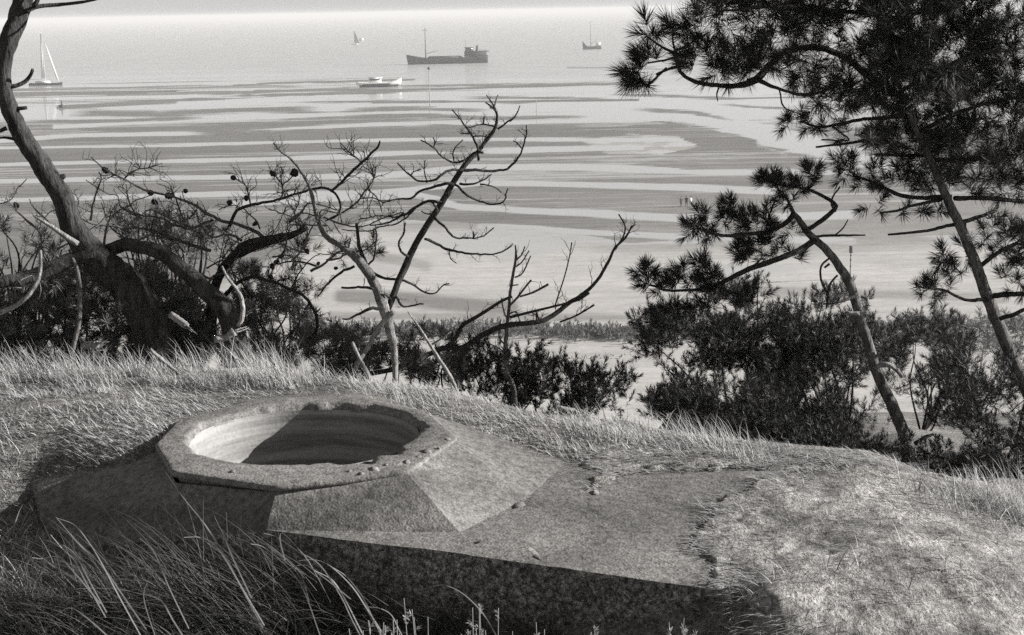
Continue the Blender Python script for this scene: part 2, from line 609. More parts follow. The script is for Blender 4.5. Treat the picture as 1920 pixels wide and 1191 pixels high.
# walls
mb = MB()
edge = [L1, L2, F3, G1, G2, G3, D, E]
for a, b in zip(edge[:-1], edge[1:]):
    n = max(6, int(np.linalg.norm(b - a) / .022))
    splay = np.array([0.0, -.03, 0])
    if b is E: splay = np.array([.06, -.03, 0])
    patch(mb, dnz(a, -3.0) + splay, dnz(b, -3.0) + splay, b, a, n, 44, 1.25)
mb.build("wall", M_CONC_WALL, bunker, False)
# raised rim round the hatch
mb = MB()
SEG = 144
ang = np.arange(SEG) / SEG * 2 * PI
vr = np.array([v[:2] for v in Vr])
ro = np.empty(SEG)
for k, a in enumerate(ang):
    dv = np.array([math.cos(a), math.sin(a)])
    best = 9
    for i in range(len(vr)):
        p, e = vr[i] - RC, vr[(i + 1) % len(vr)] - vr[i]
        den = dv[0] * e[1] - dv[1] * e[0]
        if abs(den) < 1e-9: continue
        t = (p[0] * e[1] - p[1] * e[0]) / den
        s = (p[0] * dv[1] - p[1] * dv[0]) / den
        if t > 0 and -1e-6 <= s <= 1 + 1e-6: best = min(best, t)
    ro[k] = best
cs = np.stack([np.cos(ang), np.sin(ang)], 1)
chip = np.maximum(fbm(np.cos(ang) * 5, np.sin(ang) * 5, 0, 4, 77) - .5, 0) * .30 * (0.35 + sstep(-2.6, -1.2, np.arctan2(np.sin(ang), np.cos(ang))) * sstep(.4, -.3, np.arctan2(np.sin(ang), np.cos(ang))))
NR = 14
ysc = RYS / np.sqrt((np.cos(ang) * RYS) ** 2 + np.sin(ang) ** 2)   # the hole is a little oval
rings = []
zr0 = EYE + ZR
rings.append((ro - .03, zr0 - .30)); rings.append((ro - .03, zr0 - .035)); rings.append((ro + .001, zr0 - .022)); rings.append((ro + .001, zr0 - .004)); rings.append((ro - .005, zr0))
for k in range(1, NR):
    t = k / NR
    rings.append((ro * (1 - t) + (RIN + .008 + chip) * t, zr0 + .004 * math.sin(3 * t)))
rings.append((RIN + .006 + chip, zr0 - .004)); rings.append((RIN + .002 + chip * .7, zr0 - .014)); rings.append((RIN - .001 + chip * .2, zr0 - .03))
V = []
for r, z in rings:
    V.append(np.concatenate([RC + cs * (np.asarray(r) * (1 + (ysc - 1) * np.clip((ro - np.asarray(r)) / (ro - RIN + 1e-6), 0, 1)))[:, None], np.full((SEG, 1), z)], 1))
V = np.concatenate(V)
Vd = dn(V, .9)
Q = []
for i in range(len(rings) - 1):
    for j in range(SEG):
        Q.append((i * SEG + j, i * SEG + (j + 1) % SEG, (i + 1) * SEG + (j + 1) % SEG, (i + 1) * SEG + j))
mb.add(Vd, Q)
mb.build("hatch_rim", M_CONC, bunker, False)
# shaft
mb = MB()
V = []
zs = np.linspace(-.024, -1.5, 40)
for z in zs:
    V.append(np.concatenate([RC + cs * (RIN * ysc)[:, None], np.full((SEG, 1), zr0 + z)], 1))
V = dn(np.concatenate(V), .3)
V[:, :2] -= 0
Q = []
for i in range(len(zs) - 1):
    for j in range(SEG):
        Q.append((i * SEG + j, i * SEG + (j + 1) % SEG, (i + 1) * SEG + (j + 1) % SEG, (i + 1) * SEG + j))
mb.add(V, Q)
k = len(V)
mb.add(np.array([[RC[0], RC[1], zr0 - 1.5]] + [list(V[-SEG + j]) for j in range(SEG)]), None, [(0, 1 + j, 1 + (j + 1) % SEG) for j in range(SEG)])
mb.build("hatch_shaft", M_CONC_IN, bunker, True)

# loose chips and flakes of concrete on the roof and on the rim
def flake(pts, z, thick, label, nm="concrete_flake", group=None):
    P = [onz(x, y, z) for x, y in pts]
    c = np.mean(P, 0)
    o = bpy.data.meshes.new(nm)
    P = [p + (c - p) * 0 for p in P]
    top = [p + np.array([RNG.normal() * .003, RNG.normal() * .003, thick * (.6 + .6 * RNG.random())]) for p in P]
    n = len(P)
    V = np.array([p - np.array([0, 0, .01]) for p in P] + top + [c + np.array([0, 0, thick * .9])])
    V = np.concatenate([V]) 
    Qs = [(i, (i + 1) % n, n + (i + 1) % n, n + i) for i in range(n)]
    Ts = [(n + i, n + (i + 1) % n, 2 * n) for i in range(n)]
    m = MB(); m.add(V, Qs, Ts)
    ob = m.build(nm, M_CONC, None, False)
    return tag(ob, label, "concrete flake", group)


flake([(885, 1019), (908, 1016), (938, 1022), (948, 1028), (920, 1031), (898, 1027)], ZF - .003, .003, "flat grey concrete flake lifting near the front roof edge, left of the curled one")
flake([(972, 1027), (1000, 1029), (1014, 1040), (1018, 1052), (1000, 1046), (984, 1036)], ZF - .003, .003, "curled concrete flake with dark cracked edge above the front wall")
flake([(958, 945), (980, 940), (984, 948), (962, 955)], ZF - .003, .003, "small concrete chip at the foot of the pale right slope")
for k, (x, y, s) in enumerate([(838, 824, 12), (800, 848, 15), (762, 868, 11), (702, 881, 14), (676, 889, 7), (784, 858, 6), (822, 842, 5), (725, 874, 7), (748, 872, 5), (655, 885, 5), (425, 880, 9), (436, 886, 7)]):
    pl = [(x + s * (.55 + .5 * RNG.random()) * math.cos(a), y + s * (.2 + .2 * RNG.random()) * math.sin(a)) for a in np.arange(6) * PI / 3]
    flake(pl, ZR, .003 + .004 * RNG.random(), "pale broken concrete crumb lying on the near rim of the hatch", "concrete_crumb", "crumbs on the hatch rim")

# ------------------------------------------------------------------ tidal flat and sea
dep = np.concatenate([np.linspace(18.0, 12.0, 150, endpoint=False), np.linspace(12.0, 0.6, 560, endpoint=False), np.geomspace(.6, .075, 60)])
yr = EYE / np.tan(np.radians(dep))
ur = np.concatenate([np.linspace(-3, -.46, 30, endpoint=False), np.linspace(-.46, .46, 330, endpoint=False), np.linspace(.46, 3, 31)])
YY, UU = np.meshgrid(yr, ur, indexing='ij')
XX = YY * UU
P = np.stack([XX, YY, np.zeros_like(XX)], -1).reshape(-1, 3)
PX, PY = project(P)
x, y = P[:, 0], P[:, 1]
# runnels left by the falling tide: wet = film of standing water, tone = how pale the sand between is
LINES = [
    ([(-200, 278), (0, 264), (160, 254), (400, 250), (700, 233), (1020, 229), (1200, 226)], 4.2, 2.2),
    ([(-200, 282), (0, 277), (340, 272), (600, 265), (760, 261), (1020, 262), (1250, 262)], 3.2, 3.6),
    ([(-200, 311), (0, 309), (160, 305), (440, 299), (640, 294), (800, 285), (1020, 281), (1200, 277)], 3.2, 5.0),
    ([(-200, 344), (0, 341), (160, 337), (440, 332), (700, 331), (890, 313), (1100, 312), (1350, 322), (1600, 321)], 3.6, 6.0),
    ([(-200, 378), (0, 375), (160, 371), (440, 364), (700, 362), (900, 341), (1000, 343), (1240, 352), (1450, 359)], 4.5, 6.5),
    ([(440, 384), (640, 372), (780, 366), (860, 388), (1000, 397), (1270, 408), (1420, 410), (1600, 404)], 7, 7),
    ([(100, 238), (300, 229), (600, 217), (760, 211), (1000, 206), (1200, 208)], 2.5, 3.5),
    ([(130, 222), (420, 208), (620, 196), (800, 190), (1100, 196)], 3.5, 4.0),
    ([(300, 196), (640, 184), (900, 178), (1180, 176)], 5.0, 6.0),
    ([(-100, 205), (200, 201), (420, 190), (600, 180)], 4, 4),
    ([(900, 425), (1100, 436), (1300, 446), (1600, 452)], 5, 6),
]
wob = (fbm(x / 60, y / 14, 0, 4, 5) - .5)
wob2 = (fbm(x / 14, y / 4, 0, 4, 6) - .5)
pyw = PY + wob * 9 * sstep(150, 420, PY) + wob2 * 4
wet = np.zeros(len(P)); tone = np.full(len(P), .165)
for pts, h0, h1 in LINES:
    d = polydist(PX, pyw, pts)
    hw = h0 + (h1 - h0) * sstep(200, 1100, PX)
    hw = hw * (.55 + .9 * fbm(x / 90, y / 30, 0, 3, 8))
    wet = np.maximum(wet, (1 - sstep(hw * .5, hw * 1.3 + .6, d)) * (.66 + .5 * fbm(x / 40, y / 60, 0, 3, 9)))
ly = np.log(y)
st = fbm(x / 170, ly * 34, 0, 4, 12)
st2 = fbm(x / 60 + 9, ly * 90, 0, 3, 13)
up = sstep(262, 205, PY + 26 * sstep(400, 1000, -PX + 600))
wet = np.maximum(wet, up * sstep(.44, .60, st * .55 + st2 * .45 + .07 * sstep(250, 165, PY) + .16 * sstep(168, 140, PY) + .11 * sstep(600, 1250, PX) - .03))
FLOW = [(1000, 196), (1150, 182), (1330, 196), (1450, 228), (1640, 286), (1760, 318), (1760, 345), (1600, 318), (1480, 292), (1400, 262), (1290, 232), (1140, 226)]
rf = (fbm(x / 45, y / 25, 0, 5, 72) - .5); dfl = polydist(PX + rf * 120, pyw + rf * 20, FLOW + FLOW[:1]); ins = inpoly(PX + rf * 120, pyw + rf * 20, FLOW)
wet = np.maximum(wet, np.where(ins, sstep(-2, 12, dfl + wob2 * 20), sstep(8, 0, dfl) * .5))
PATCH = [(1090, 264), (1180, 250), (1270, 257), (1310, 274), (1240, 291), (1140, 290)]
ip = inpoly(PX, pyw, PATCH)
wet = np.where(ip, np.maximum(wet, sstep(.38, .6, fbm(x / 6, y / 5, 0, 4, 21)) * .8), wet)
tone = np.where(ip, .33, tone)
GREY = [(1180, 236), (1290, 232), (1400, 262), (1480, 292), (1580, 316), (1300, 318), (1180, 306), (1310, 290), (1330, 268), (1270, 248)]
rg = (fbm(x / 30, y / 18, 0, 5, 71) - .5)
ig = inpoly(PX + rg * 160, pyw + rg * 22, GREY)
wet = np.where(ig, wet * .25, wet)
# darker damp bands
for pts, h, tv in [([(0, 322), (300, 318), (700, 308), (860, 300)], 12, .165), ([(0, 357), (400, 350), (700, 347)], 11, .165), ([(0, 291), (400, 285), (760, 276)], 9, .165),
                   ([(700, 250), (900, 246), (1200, 247)], 9, .15), ([(900, 330), (1300, 337), (1560, 340)], 9, .17), ([(880, 366), (1250, 378)], 12, .19),
                   ([(80, 214), (380, 216), (600, 208)], 8, .14), ([(110, 200), (180, 197), (240, 190)], 7, .13)]:
    d = polydist(PX, pyw, pts)
    k = 1 - sstep(h * .5, h * 1.5, d)
    tone = tone * (1 - k) + tv * k
# thin bars standing out of the water far out
for pts, h in [([(440, 160), (560, 154), (780, 149)], 1.5), ([(580, 176), (720, 171), (900, 165), (1180, 157)], 1.8), ([(700, 192), (1000, 190), (1200, 188)], 2.0),
               ([(1060, 127), (1160, 127), (1260, 131)], 1.6), ([(480, 170), (600, 168), (690, 167)], 1.5), ([(200, 178), (330, 170)], 1.4), ([(110, 202), (180, 198), (330, 190)], 4)]:
    d = polydist(PX, PY + wob2 * 3, pts)
    k = 1 - sstep(h * .7, h * 1.6, d)
    wet = wet * (1 - .85 * k); tone = tone * (1 - k) + .15 * k
# fine rippled streaks between the runnels
r1 = fbm(x / 70 + 3, ly * 150, 0, 4, 81); r2 = fbm(x / 25 + 7, ly * 320, 0, 3, 82); r3 = fbm(x / 140, ly * 18, 0, 3, 83)
rip = sstep(.52, .68, r1 * .6 + r2 * .4 + (r3 - .5) * .5) * sstep(195, 225, PY) * sstep(470, 380, PY)
wet = np.maximum(wet, rip * .5)
tone = tone * (1 + .35 * (r1 - .5) + .5 * (r3 - .5)) + .05 * rip
tone = tone + .10 * sstep(300, 420, PY) * sstep(900, 1500, PX)
STREAKS = [([(500, 157), (600, 155), (675, 154)], 1.6), ([(750, 162), (950, 160), (1150, 156)], 1.8), ([(560, 192), (700, 190), (830, 191)], 1.8), ([(930, 194), (1010, 192)], 1.6), ([(370, 177), (460, 175), (540, 172)], 2.0),
           ([(640, 207), (780, 204), (925, 208)], 3.0), ([(650, 219), (790, 217), (930, 222), (1100, 219)], 3.5), ([(360, 248), (520, 250), (660, 245)], 6.0), ([(630, 252), (860, 250), (1195, 254)], 4.5), ([(665, 279), (800, 277), (915, 283)], 6.0),
           ([(130, 212), (300, 214), (480, 206), (600, 204)], 6.0), ([(150, 245), (330, 242), (500, 236), (680, 225)], 3.0), ([(420, 182), (640, 176), (760, 173)], 1.6), ([(1180, 205), (1300, 212), (1380, 226)], 4), ([(1130, 178), (1260, 180), (1400, 186)], 2), ([(1340, 196), (1450, 203), (1560, 216)], 2),
           ([(860, 184), (980, 183), (1150, 186)], 1.4), ([(60, 228), (220, 226), (380, 220)], 2.5), ([(250, 192), (340, 188), (420, 184)], 2), ([(780, 232), (940, 236), (1120, 240)], 2)]
for pts, h in STREAKS:
    d = polydist(PX, pyw + wob2 * 3, pts)
    hh_ = h * (.5 + 1.0 * fbm(x / 50, y / 50, 0, 3, 91))
    ends = np.minimum(sstep(pts[0][0] - 40, pts[0][0] + 60, PX), sstep(pts[-1][0] + 40, pts[-1][0] - 60, PX))
    k = (1 - sstep(hh_ * .5, hh_ * 1.7 + .5, d)) * ends
    wet = wet * (1 - .8 * k); tone = tone * (1 - k) + .15 * k
# pale drier sand of the near beach
PALE = [(-1800, 600), (-200, 590), (300, 560), (520, 480), (600, 436), (700, 412), (860, 416), (1000, 430), (1180, 455), (1330, 448), (1500, 455), (1750, 440), (2200, 450), (4000, 470), (4000, 900), (-1800, 900)]
dp = polydist(PX, pyw, PALE[:12]); ipal = inpoly(PX, pyw, PALE)
tone = np.where(ipal, .27 + .17 * sstep(0, 36, dp), tone)
wet = np.where(ipal, np.maximum(wet * .6, .62 * sstep(.40, .62, fbm(x / 22, y / 9, 0, 5, 30)) * sstep(585, 520, PY)), wet)
for pts, h, tv in [([(640, 556), (760, 562), (900, 574), (960, 577)], 15, .21), ([(1340, 420), (1600, 425), (1800, 420)], 13, .25), ([(640, 470), (740, 486), (800, 500)], 12, .3), ([(620, 590), (1240, 596)], 8, .3),
                   ([(1380, 545), (1600, 552), (1880, 560)], 10, .3)]:
    d = polydist(PX, pyw, pts)
    k = 1 - sstep(h * .4, h * 1.3, d)
    tone = tone * (1 - k) + tv * k; wet = wet * (1 - .8 * k)
tone = tone * (.80 + .24 * fbm(x / 9, y / 5, 0, 5, 40) + .18 * fbm(x / 80, ly * 60, 0, 4, 41))
seaf = sstep(215, 95, PY + (st - .5) * 60)
wet = np.maximum(wet, sstep(152, 120, PY) * (1 - .6 * (1 - sstep(1, 2.2, polydist(PX, PY, [(1060, 127), (1160, 127), (1260, 131)])))))


def mat_flat():
    t = NT("tidal_sand_and_water")
    aw = t.n('ShaderNodeAttribute', attribute_name='wet').outputs['Fac']
    an = t.n('ShaderNodeAttribute', attribute_name='tone').outputs['Fac']
    asea = t.n('ShaderNodeAttribute', attribute_name='sea').outputs['Fac']
    c = t.coord((.35, 1, 1))
    nz = t.noise(.55, 6, .65, c); nf = t.noise(3.0, 4, .6, c)
    w = t.math('ADD', aw, t.math('MULTIPLY', t.math('SUBTRACT', nz, .5), .75))
    wm = t.ramp(w, [(.22, (0, 0, 0, 1)), (.70, (1, 1, 1, 1))])
    comb = t.n('ShaderNodeCombineColor')
    for k, s in enumerate(TINT): t.l(t.math('MULTIPLY', an, s), comb.inputs[k])
    sp = t.ramp(nz, [(.3, .82), (.7, 1.14)])
    col = t.mix(1.0, comb.outputs[0], sp, 'MULTIPLY')
    col = t.mix(1.0, col, t.ramp(nf, [(.3, .86), (.7, 1.12)]), 'MULTIPLY')
    hs = t.math('ADD', nz, t.math('MULTIPLY', nf, .4))
    sand = t.bsdf(col, .62, t.bump(hs, .35, .12), .2)
    wc = t.noise(.12, 5, .62, t.coord((.22, 1, 1)))
    wr = t.n('ShaderNodeMapRange'); t.l(asea, wr.inputs['Value']); wr.inputs['To Min'].default_value = .06; wr.inputs['To Max'].default_value = .30
    wcol = t.mix(asea, .45, t.ramp(wc, [(.35, .36), (.65, .50)]))
    nb = t.bump(t.noise(.9, 4, .6, t.coord((.4, 1, 1))), .05, .15)
    wat = t.bsdf(wcol, wr.outputs[0], nb, .5, IOR=1.33)
    mx = t.n('ShaderNodeMixShader'); t.l(wm, mx.inputs[0]); t.l(sand, mx.inputs[1]); t.l(wat, mx.inputs[2])
    return t.fin(mx.outputs[0])


M_FLAT = mat_flat()
nr, nc = YY.shape
isea = int(np.argmax(yr > 620))
for nm, a, b in (("tidal_flat", 0, isea + 1), ("sea", isea, nr)):
    i, j = np.meshgrid(np.arange(b - a - 1), np.arange(nc - 1), indexing='ij')
    qq = np.stack([i * nc + j, i * nc + j + 1, (i + 1) * nc + j + 1, (i + 1) * nc + j], -1).reshape(-1, 4)
    s = slice(a * nc, b * nc)
    o = mesh_np(nm, P[s], [qq], M_FLAT, None, True, {'wet': wet[s], 'tone': tone[s], 'sea': seaf[s]})
    tag(o, "pale tidal sand flat striped with long shining runnels" if nm == "tidal_flat" else "calm pale sea out to the horizon", "sand flat" if nm == "tidal_flat" else "sea", None, "structure")

# ------------------------------------------------------------------ boats
M_HULLD = mat_plain("dark_hull_paint", .05, .6, .3, .3, .3)
M_HULLG = mat_plain("rusty_grey_hull", .02, .7, .2, .35, .25)
M_SUPER = mat_plain("ship_superstructure", .08, .6, .3, .2, .5)
M_WHITE = mat_plain("white_boat_paint", .8, .5, .3)
M_SAIL = mat_plain("white_sailcloth", .78, .8, .1)
M_SAILG = mat_plain("grey_sailcloth", .3, .8, .1)
M_MAST = mat_plain("ship_mast_paint", .13, .6, .2)
M_MASTL = mat_plain("light_spar", .6, .6, .2)
M_GLASS = mat_plain("dark_window_glass", .03, .15, .5)


def local(o, P, rz):
    c, s = math.cos(rz), math.sin(rz)
    P = np.asarray(P, float)
    return np.stack([P[..., 0] * c - P[..., 1] * s, P[..., 0] * s + P[..., 1] * c, P[..., 2]], -1) + np.array(o)


def hull(mb, o, rz, L, B, H, sheer_bow, sheer_st, draft=.6, n=26, blunt=.5, mid=None):
    """bow towards -x"""
    secs = []
    for k in range(n + 1):
        t = k / n
        x = -L / 2 + L * t
        w = B / 2 * min(1, (max(t, .001) / .22) ** blunt) * (1 - .25 * max(0, (t - .85) / .15) ** 2)
        zt = H + sheer_bow * max(0, 1 - t / .28) ** 1.6 + sheer_st * max(0, (t - .72) / .28) ** 1.6
        if mid is not None: zt += mid(t)
        rk = -.06 * L * max(0, 1 - t / .12) * .35
        wb = w * .72
        ring = [(x + rk, -w, zt), (x + rk * .6, -w * .96, zt * .5), (x, -wb, -draft), (x, wb, -draft), (x + rk * .6, w * .96, zt * .5), (x + rk, w, zt),
                (x + rk, w * .9, zt), (x + rk, w * .9, zt - .8 * min(1, H * .3)), (x + rk, -w * .9, zt - .8 * min(1, H * .3)), (x + rk, -w * .9, zt)]
        secs.append(local(o, ring, rz))
    mb.loft(secs)


def lbox(mb, o, rz, c, d, taper=1.0):
    m = MB(); m.box(c, d, 0, taper)
    V = local(o, m.V[0], rz)
    mb.add(V, m.Q[0])


def lpole(mb, o, rz, a, b, r0, r1=None, sides=7):
    mb.tube(local(o, np.linspace(a, b, 4), rz), np.linspace(r0, r1 if r1 else r0, 4), sides)


def waterline(px, py):
    d = ray(px, py)
    return CAM + d * (-EYE / d[2])


# coaster
o1 = waterline(840, 119.5); rz = math.radians(7)
ship = thing("cargo_ship", "large dark coaster with tall foremast and wheelhouse aft lying off the flats", "ship", o1)
Ls = 147 / FPX * o1[1]
s = Ls / 56.0
mb = MB(); hull(mb, o1, rz, Ls, 9, 4.1 * s, 2.8 * s, 1.4 * s, .6, 30, .5, lambda t: 0); mb.build("hull", M_HULLG, ship, False)
mb = MB(); lbox(mb, o1, rz, (-2 * s, 0, 4.4 * s), (24 * s, 5.5, 1.0 * s)); lbox(mb, o1, rz, (-2 * s, 0, 5.1 * s), (22 * s, 4.6, .5 * s)); mb.build("cargo_hatch", M_SUPER, ship, False)
mb = MB(); lbox(mb, o1, rz, (19.5 * s, 0, 6.2 * s), (15 * s, 7, 3.4 * s)); lbox(mb, o1, rz, (20.5 * s, 0, 8.1 * s), (16.5 * s, 7.6, .5 * s)); mb.build("deckhouse", M_HULLG, ship, False)
mb = MB(); lbox(mb, o1, rz, (15.2 * s, 0, 9.4 * s), (5.4 * s, 5.6, 2.6 * s)); lbox(mb, o1, rz, (15.2 * s, 0, 10.8 * s), (6.2 * s, 6.2, .35 * s))
wh = mb.build("wheelhouse", M_SUPER, ship, False)
mb = MB(); lbox(mb, o1, rz, (12.48 * s, 0, 9.9 * s), (.12, 4.6, .9)); lbox(mb, o1, rz, (15.2 * s, -2.82, 9.9 * s), (4.2 * s, .12, .9)); w_ = mb.build("wheelhouse_window", M_GLASS, ship, False)
mb = MB(); lpole(mb, o1, rz, (20.5 * s, 0, 8 * s), (21 * s, 0, 12.2 * s), .9, .8, 10); mb.build("funnel", M_HULLD, ship, False)
mb = MB(); lpole(mb, o1, rz, (-15.5 * s, 0, 4 * s), (-15.5 * s, 0, 25 * s), .42, .22); lpole(mb, o1, rz, (-15.5 * s, 0, 7 * s), (-6 * s, 0, 9.5 * s), .2, .14); lpole(mb, o1, rz, (-17.4 * s, 0, 23.4 * s), (-13.6 * s, 0, 23.4 * s), .16); mb.build("foremast", M_MAST, ship, False)
mb = MB(); lpole(mb, o1, rz, (13 * s, 0, 11 * s), (12.6 * s, 0, 16.5 * s), .16, .1); mb.build("aft_mast", M_MAST, ship, False)
mb = MB()
for k in range(9): lpole(mb, o1, rz, (21 * s + k * .8 * s, -3.6, 8.3 * s), (21 * s + k * .8 * s, -3.6, 9.4 * s), .05)
lpole(mb, o1, rz, (21 * s, -3.6, 9.4 * s), (27.4 * s, -3.6, 9.4 * s), .06); mb.build("stern_railing", M_MAST, ship, False)

# white motor boat, bow to the right
o2 = waterline(710, 163); rz2 = math.radians(184); Lb = 82 / FPX * o2[1]
boat = thing("motor_boat", "white motor launch with raised bow and dark waterline, nearest vessel to the striped flats", "boat", o2)
mb = MB(); hull(mb, o2, rz2, Lb, 4.6, 2.0, 1.9, .3, -.9, 24, .7); mb.build("hull", M_WHITE, boat, False)
mb = MB(); hull(mb, o2, rz2, Lb * .86, 4.75, 1.4, .0, .0, .5, 24, .9); mb.build("boot_stripe", M_HULLD, boat, False)
mb = MB(); lbox(mb, o2, rz2, (1.6, 0, 3.0), (6.0, 2.8, 2.0), .9); lbox(mb, o2, rz2, (1.4, 0, 4.15), (6.6, 3.2, .25)); mb.build("cabin", M_WHITE, boat, False)
mb = MB(); lbox(mb, o2, rz2, (1.6, 1.42, 3.3), (4.6, .12, .7)); mb.build("cabin_window", M_GLASS, boat, False)
mb = MB(); lbox(mb, o2, rz2, (1.6, -1.42, 3.3), (4.6, .12, .7)); mb.build("cabin_window", M_GLASS, boat, False)
mb = MB(); lpole(mb, o2, rz2, (2.5, 0, 4.2), (2.9, 0, 6.6), .1, .07); mb.build("short_mast", M_MASTL, boat, False)

# fishing boat
# air
t = NT("sea_haze"); pv = t.n('ShaderNodeVolumePrincipled'); pv.inputs['Color'].default_value = (.94, .93, .92, 1); pv.inputs['Density'].default_value = .00026
t.l(pv.outputs[0], t.out.inputs['Volume'])
mb = MB(); mb.box((0, 0, 18), (60000, 60000, 42)); hz = mb.build("haze", t.m, None, False); tag(hz, "thin pale sea haze over the flats and the water", "haze", None, "stuff")
o3 = waterline(1110, 92.5); rz3 = math.radians(4)
fb = thing("fishing_boat", "small dark fishing boat with high bow and single mast, farthest right on the sea", "boat", o3)
Lf = 34 / FPX * o3[1]
mb = MB(); hull(mb, o3, rz3, Lf, 5, 2.4, 4.4, .8, .5, 22, .6); mb.build("hull", M_HULLD, fb, False)
mb = MB(); lbox(mb, o3, rz3, (5.2, 0, 3.8), (3.8, 3.2, 3.0), .92); lbox(mb, o3, rz3, (5.2, 0, 5.4), (4.4, 3.6, .3)); mb.build("wheelhouse", M_WHITE, fb, False)
mb = MB(); lpole(mb, o3, rz3, (-1.2, 0, 2), (-1.2, 0, 23), .26, .12); lpole(mb, o3, rz3, (-1.2, 0, 4), (5.5, 0, 9), .14, .1); mb.build("mast", M_MAST, fb, False)

# sailing yacht on the left
o4 = waterline(86, 160); rz4 = math.radians(180)
sb = thing("sailing_yacht", "white sailing yacht with tall narrow mainsail and slim foresail, left beside the leaning trunk", "sailing boat", o4)
k4 = o4[1] / FPX
mb = MB(); hull(mb, o4, rz4, 60 * k4, 3.6, 1.0, .5, .2, .5, 24, .75); mb.build("hull", M_HULLG, sb, False)
mb = MB(); lbox(mb, o4, rz4, (1.5, 0, 1.6), (7.5, 2.2, 1.1), .9); mb.build("cabin", M_WHITE, sb, False)
mb = MB(); lpole(mb, o4, rz4, (.0, 0, .8), (.0, 0, 96 * k4), .14, .09); lpole(mb, o4, rz4, (0, 0, 3.2), (7.5, 0, 3.0), .12); mb.build("mast", M_MASTL, sb, False)


def sail(mb, o, rz, A, B, C, D_, belly, n=10, th=.05):
    """a thin cloth of real thickness between four corners"""
    A, B, C, D_ = (np.asarray(p, float) for p in (A, B, C, D_))
    for off in (0, th):
        V = []
        for i in range(n + 1):
            for j in range(n + 1):
                u, v = i / n, j / n
                p = (1 - u) * (1 - v) * A + u * (1 - v) * B + u * v * C + (1 - u) * v * D_
                p = p + np.array([0, belly * math.sin(PI * u) * math.sin(PI * v) + off, 0])
                V.append(p)
        Q = [(i * (n + 1) + j, (i + 1) * (n + 1) + j, (i + 1) * (n + 1) + j + 1, i * (n + 1) + j + 1) for i in range(n) for j in range(n)]
        mb.add(local(o, V, rz), Q)


mb = MB(); sail(mb, o4, rz4, (.2, 0, 3.5), (2.0, .2, 3.6), (.7, 0, 93 * k4), (.15, 0, 94 * k4), .25); mb.build("mainsail", M_SAIL, sb, True)
mb = MB(); sail(mb, o4, rz4, (-26 * k4, 0, 1.6), (-20.5 * k4, .3, 3.0), (-.8, 0, 82 * k4), (-1.2, 0, 82 * k4), .3); mb.build("foresail", M_SAIL, sb, True)

# far sails
o5 = waterline(665, 84); k5 = o5[1] / FPX
fs = thing("far_sailing_boat", "tiny grey sail far out left above the coaster", "sailing boat", o5)
mb = MB(); hull(mb, o5, 0, 12 * k5, 2.6, 1.0, .3, .1, .4, 12, .8); mb.build("hull", M_WHITE, fs, False)
mb = MB(); sail(mb, o5, 0, (-.2, 0, 1.6), (5.0, .2, 1.8), (.2, 0, 25 * k5), (-.1, 0, 25 * k5), .3); mb.build("sail", M_SAILG, fs, True)
mb = MB(); lpole(mb, o5, 0, (-.3, 0, .8), (-.3, 0, 26 * k5), .15, .1); mb.build("mast", M_MASTL, fs, False)
o6 = waterline(677, 77); k6 = o6[1] / FPX
ff = thing("far_launch", "tiny white launch far out, right of the grey sail", "boat", o6)
mb = MB(); hull(mb, o6, 0, 7.5 * k6, 3, 1.4, .6, .1, .4, 12, .8); mb.build("hull", M_WHITE, ff, False)
mb = MB(); lbox(mb, o6, 0, (.5, 0, 2.3), (5.5, 2.2, 2.2), .85); mb.build("cabin", M_WHITE, ff, False)

# marker poles
M_POLE = mat_plain("tarred_pole", .10, .8, .2, .4, 3)
def pole(px, py, hpx, label, top=None, r=.09, mat=None, bands=False):
    o = waterline(px, py); k = o[1] / FPX; h = hpx * k
    t = thing("marker_pole", label, "marker pole", o)
    mb = MB(); lpole(mb, o, 0, (0, 0, -.3), (0, 0, h), r * 1.1, r * .8, 8); mb.build("pole", mat or M_POLE, t)
    if top == 'can':
        mb = MB(); mb.tube([np.array(o) + (0, 0, h - .1), np.array(o) + (0, 0, h + .75)], [r * 2.6, r * 2.6], 10); mb.build("topmark", M_POLE, t, False)
    if top == 'ball':
        mb = MB(); mb.blob(np.array(o) + (.0, 0, h + .4), .55, 10); mb.build("topmark", M_POLE, t)
    if bands:
        for z in (.45, .68, .86):
            mb = MB(); mb.tube([np.array(o) + (0, 0, h * z), np.array(o) + (0, 0, h * z + .16)], [r * 1.25, r * 1.25], 8); mb.build("collar", M_POLE, t, False)


M_POLEG = mat_plain("grey_weathered_pole", .33, .8, .2, .3, 3)
pole(1594, 523, 52, "slim weathered marker pole on the pale sand beside the small pine trunk", 'can', .085, mat_plain("reddish_brown_pole", .22, .8, .2, .3, 3), True)
pole(806, 198, 66, "thin grey beacon pole with ball topmark on the wet flats below the coaster", 'ball', .16, M_POLEG)
pole(1006, 216, 28, "short grey withy pole in the wet flats right of the bare treetop", None, .10, M_POLEG)
ob = waterline(116, 202); by = thing("buoy", "small dark can buoy grounded at the left edge of the dark sandbar", "buoy", ob)
mb = MB(); mb.tube([np.array(ob) + (0, 0, -.3), np.array(ob) + (0, 0, .9), np.array(ob) + (0, 0, 1.1)], [1.0, 1.0, .7], 12); mb.build("float", M_HULLD, by)
mb = MB(); lpole(mb, ob, 0, (0, 0, 1), (0, 0, 2.6), .22, .3, 8); mb.build("topmark", M_HULLD, by)

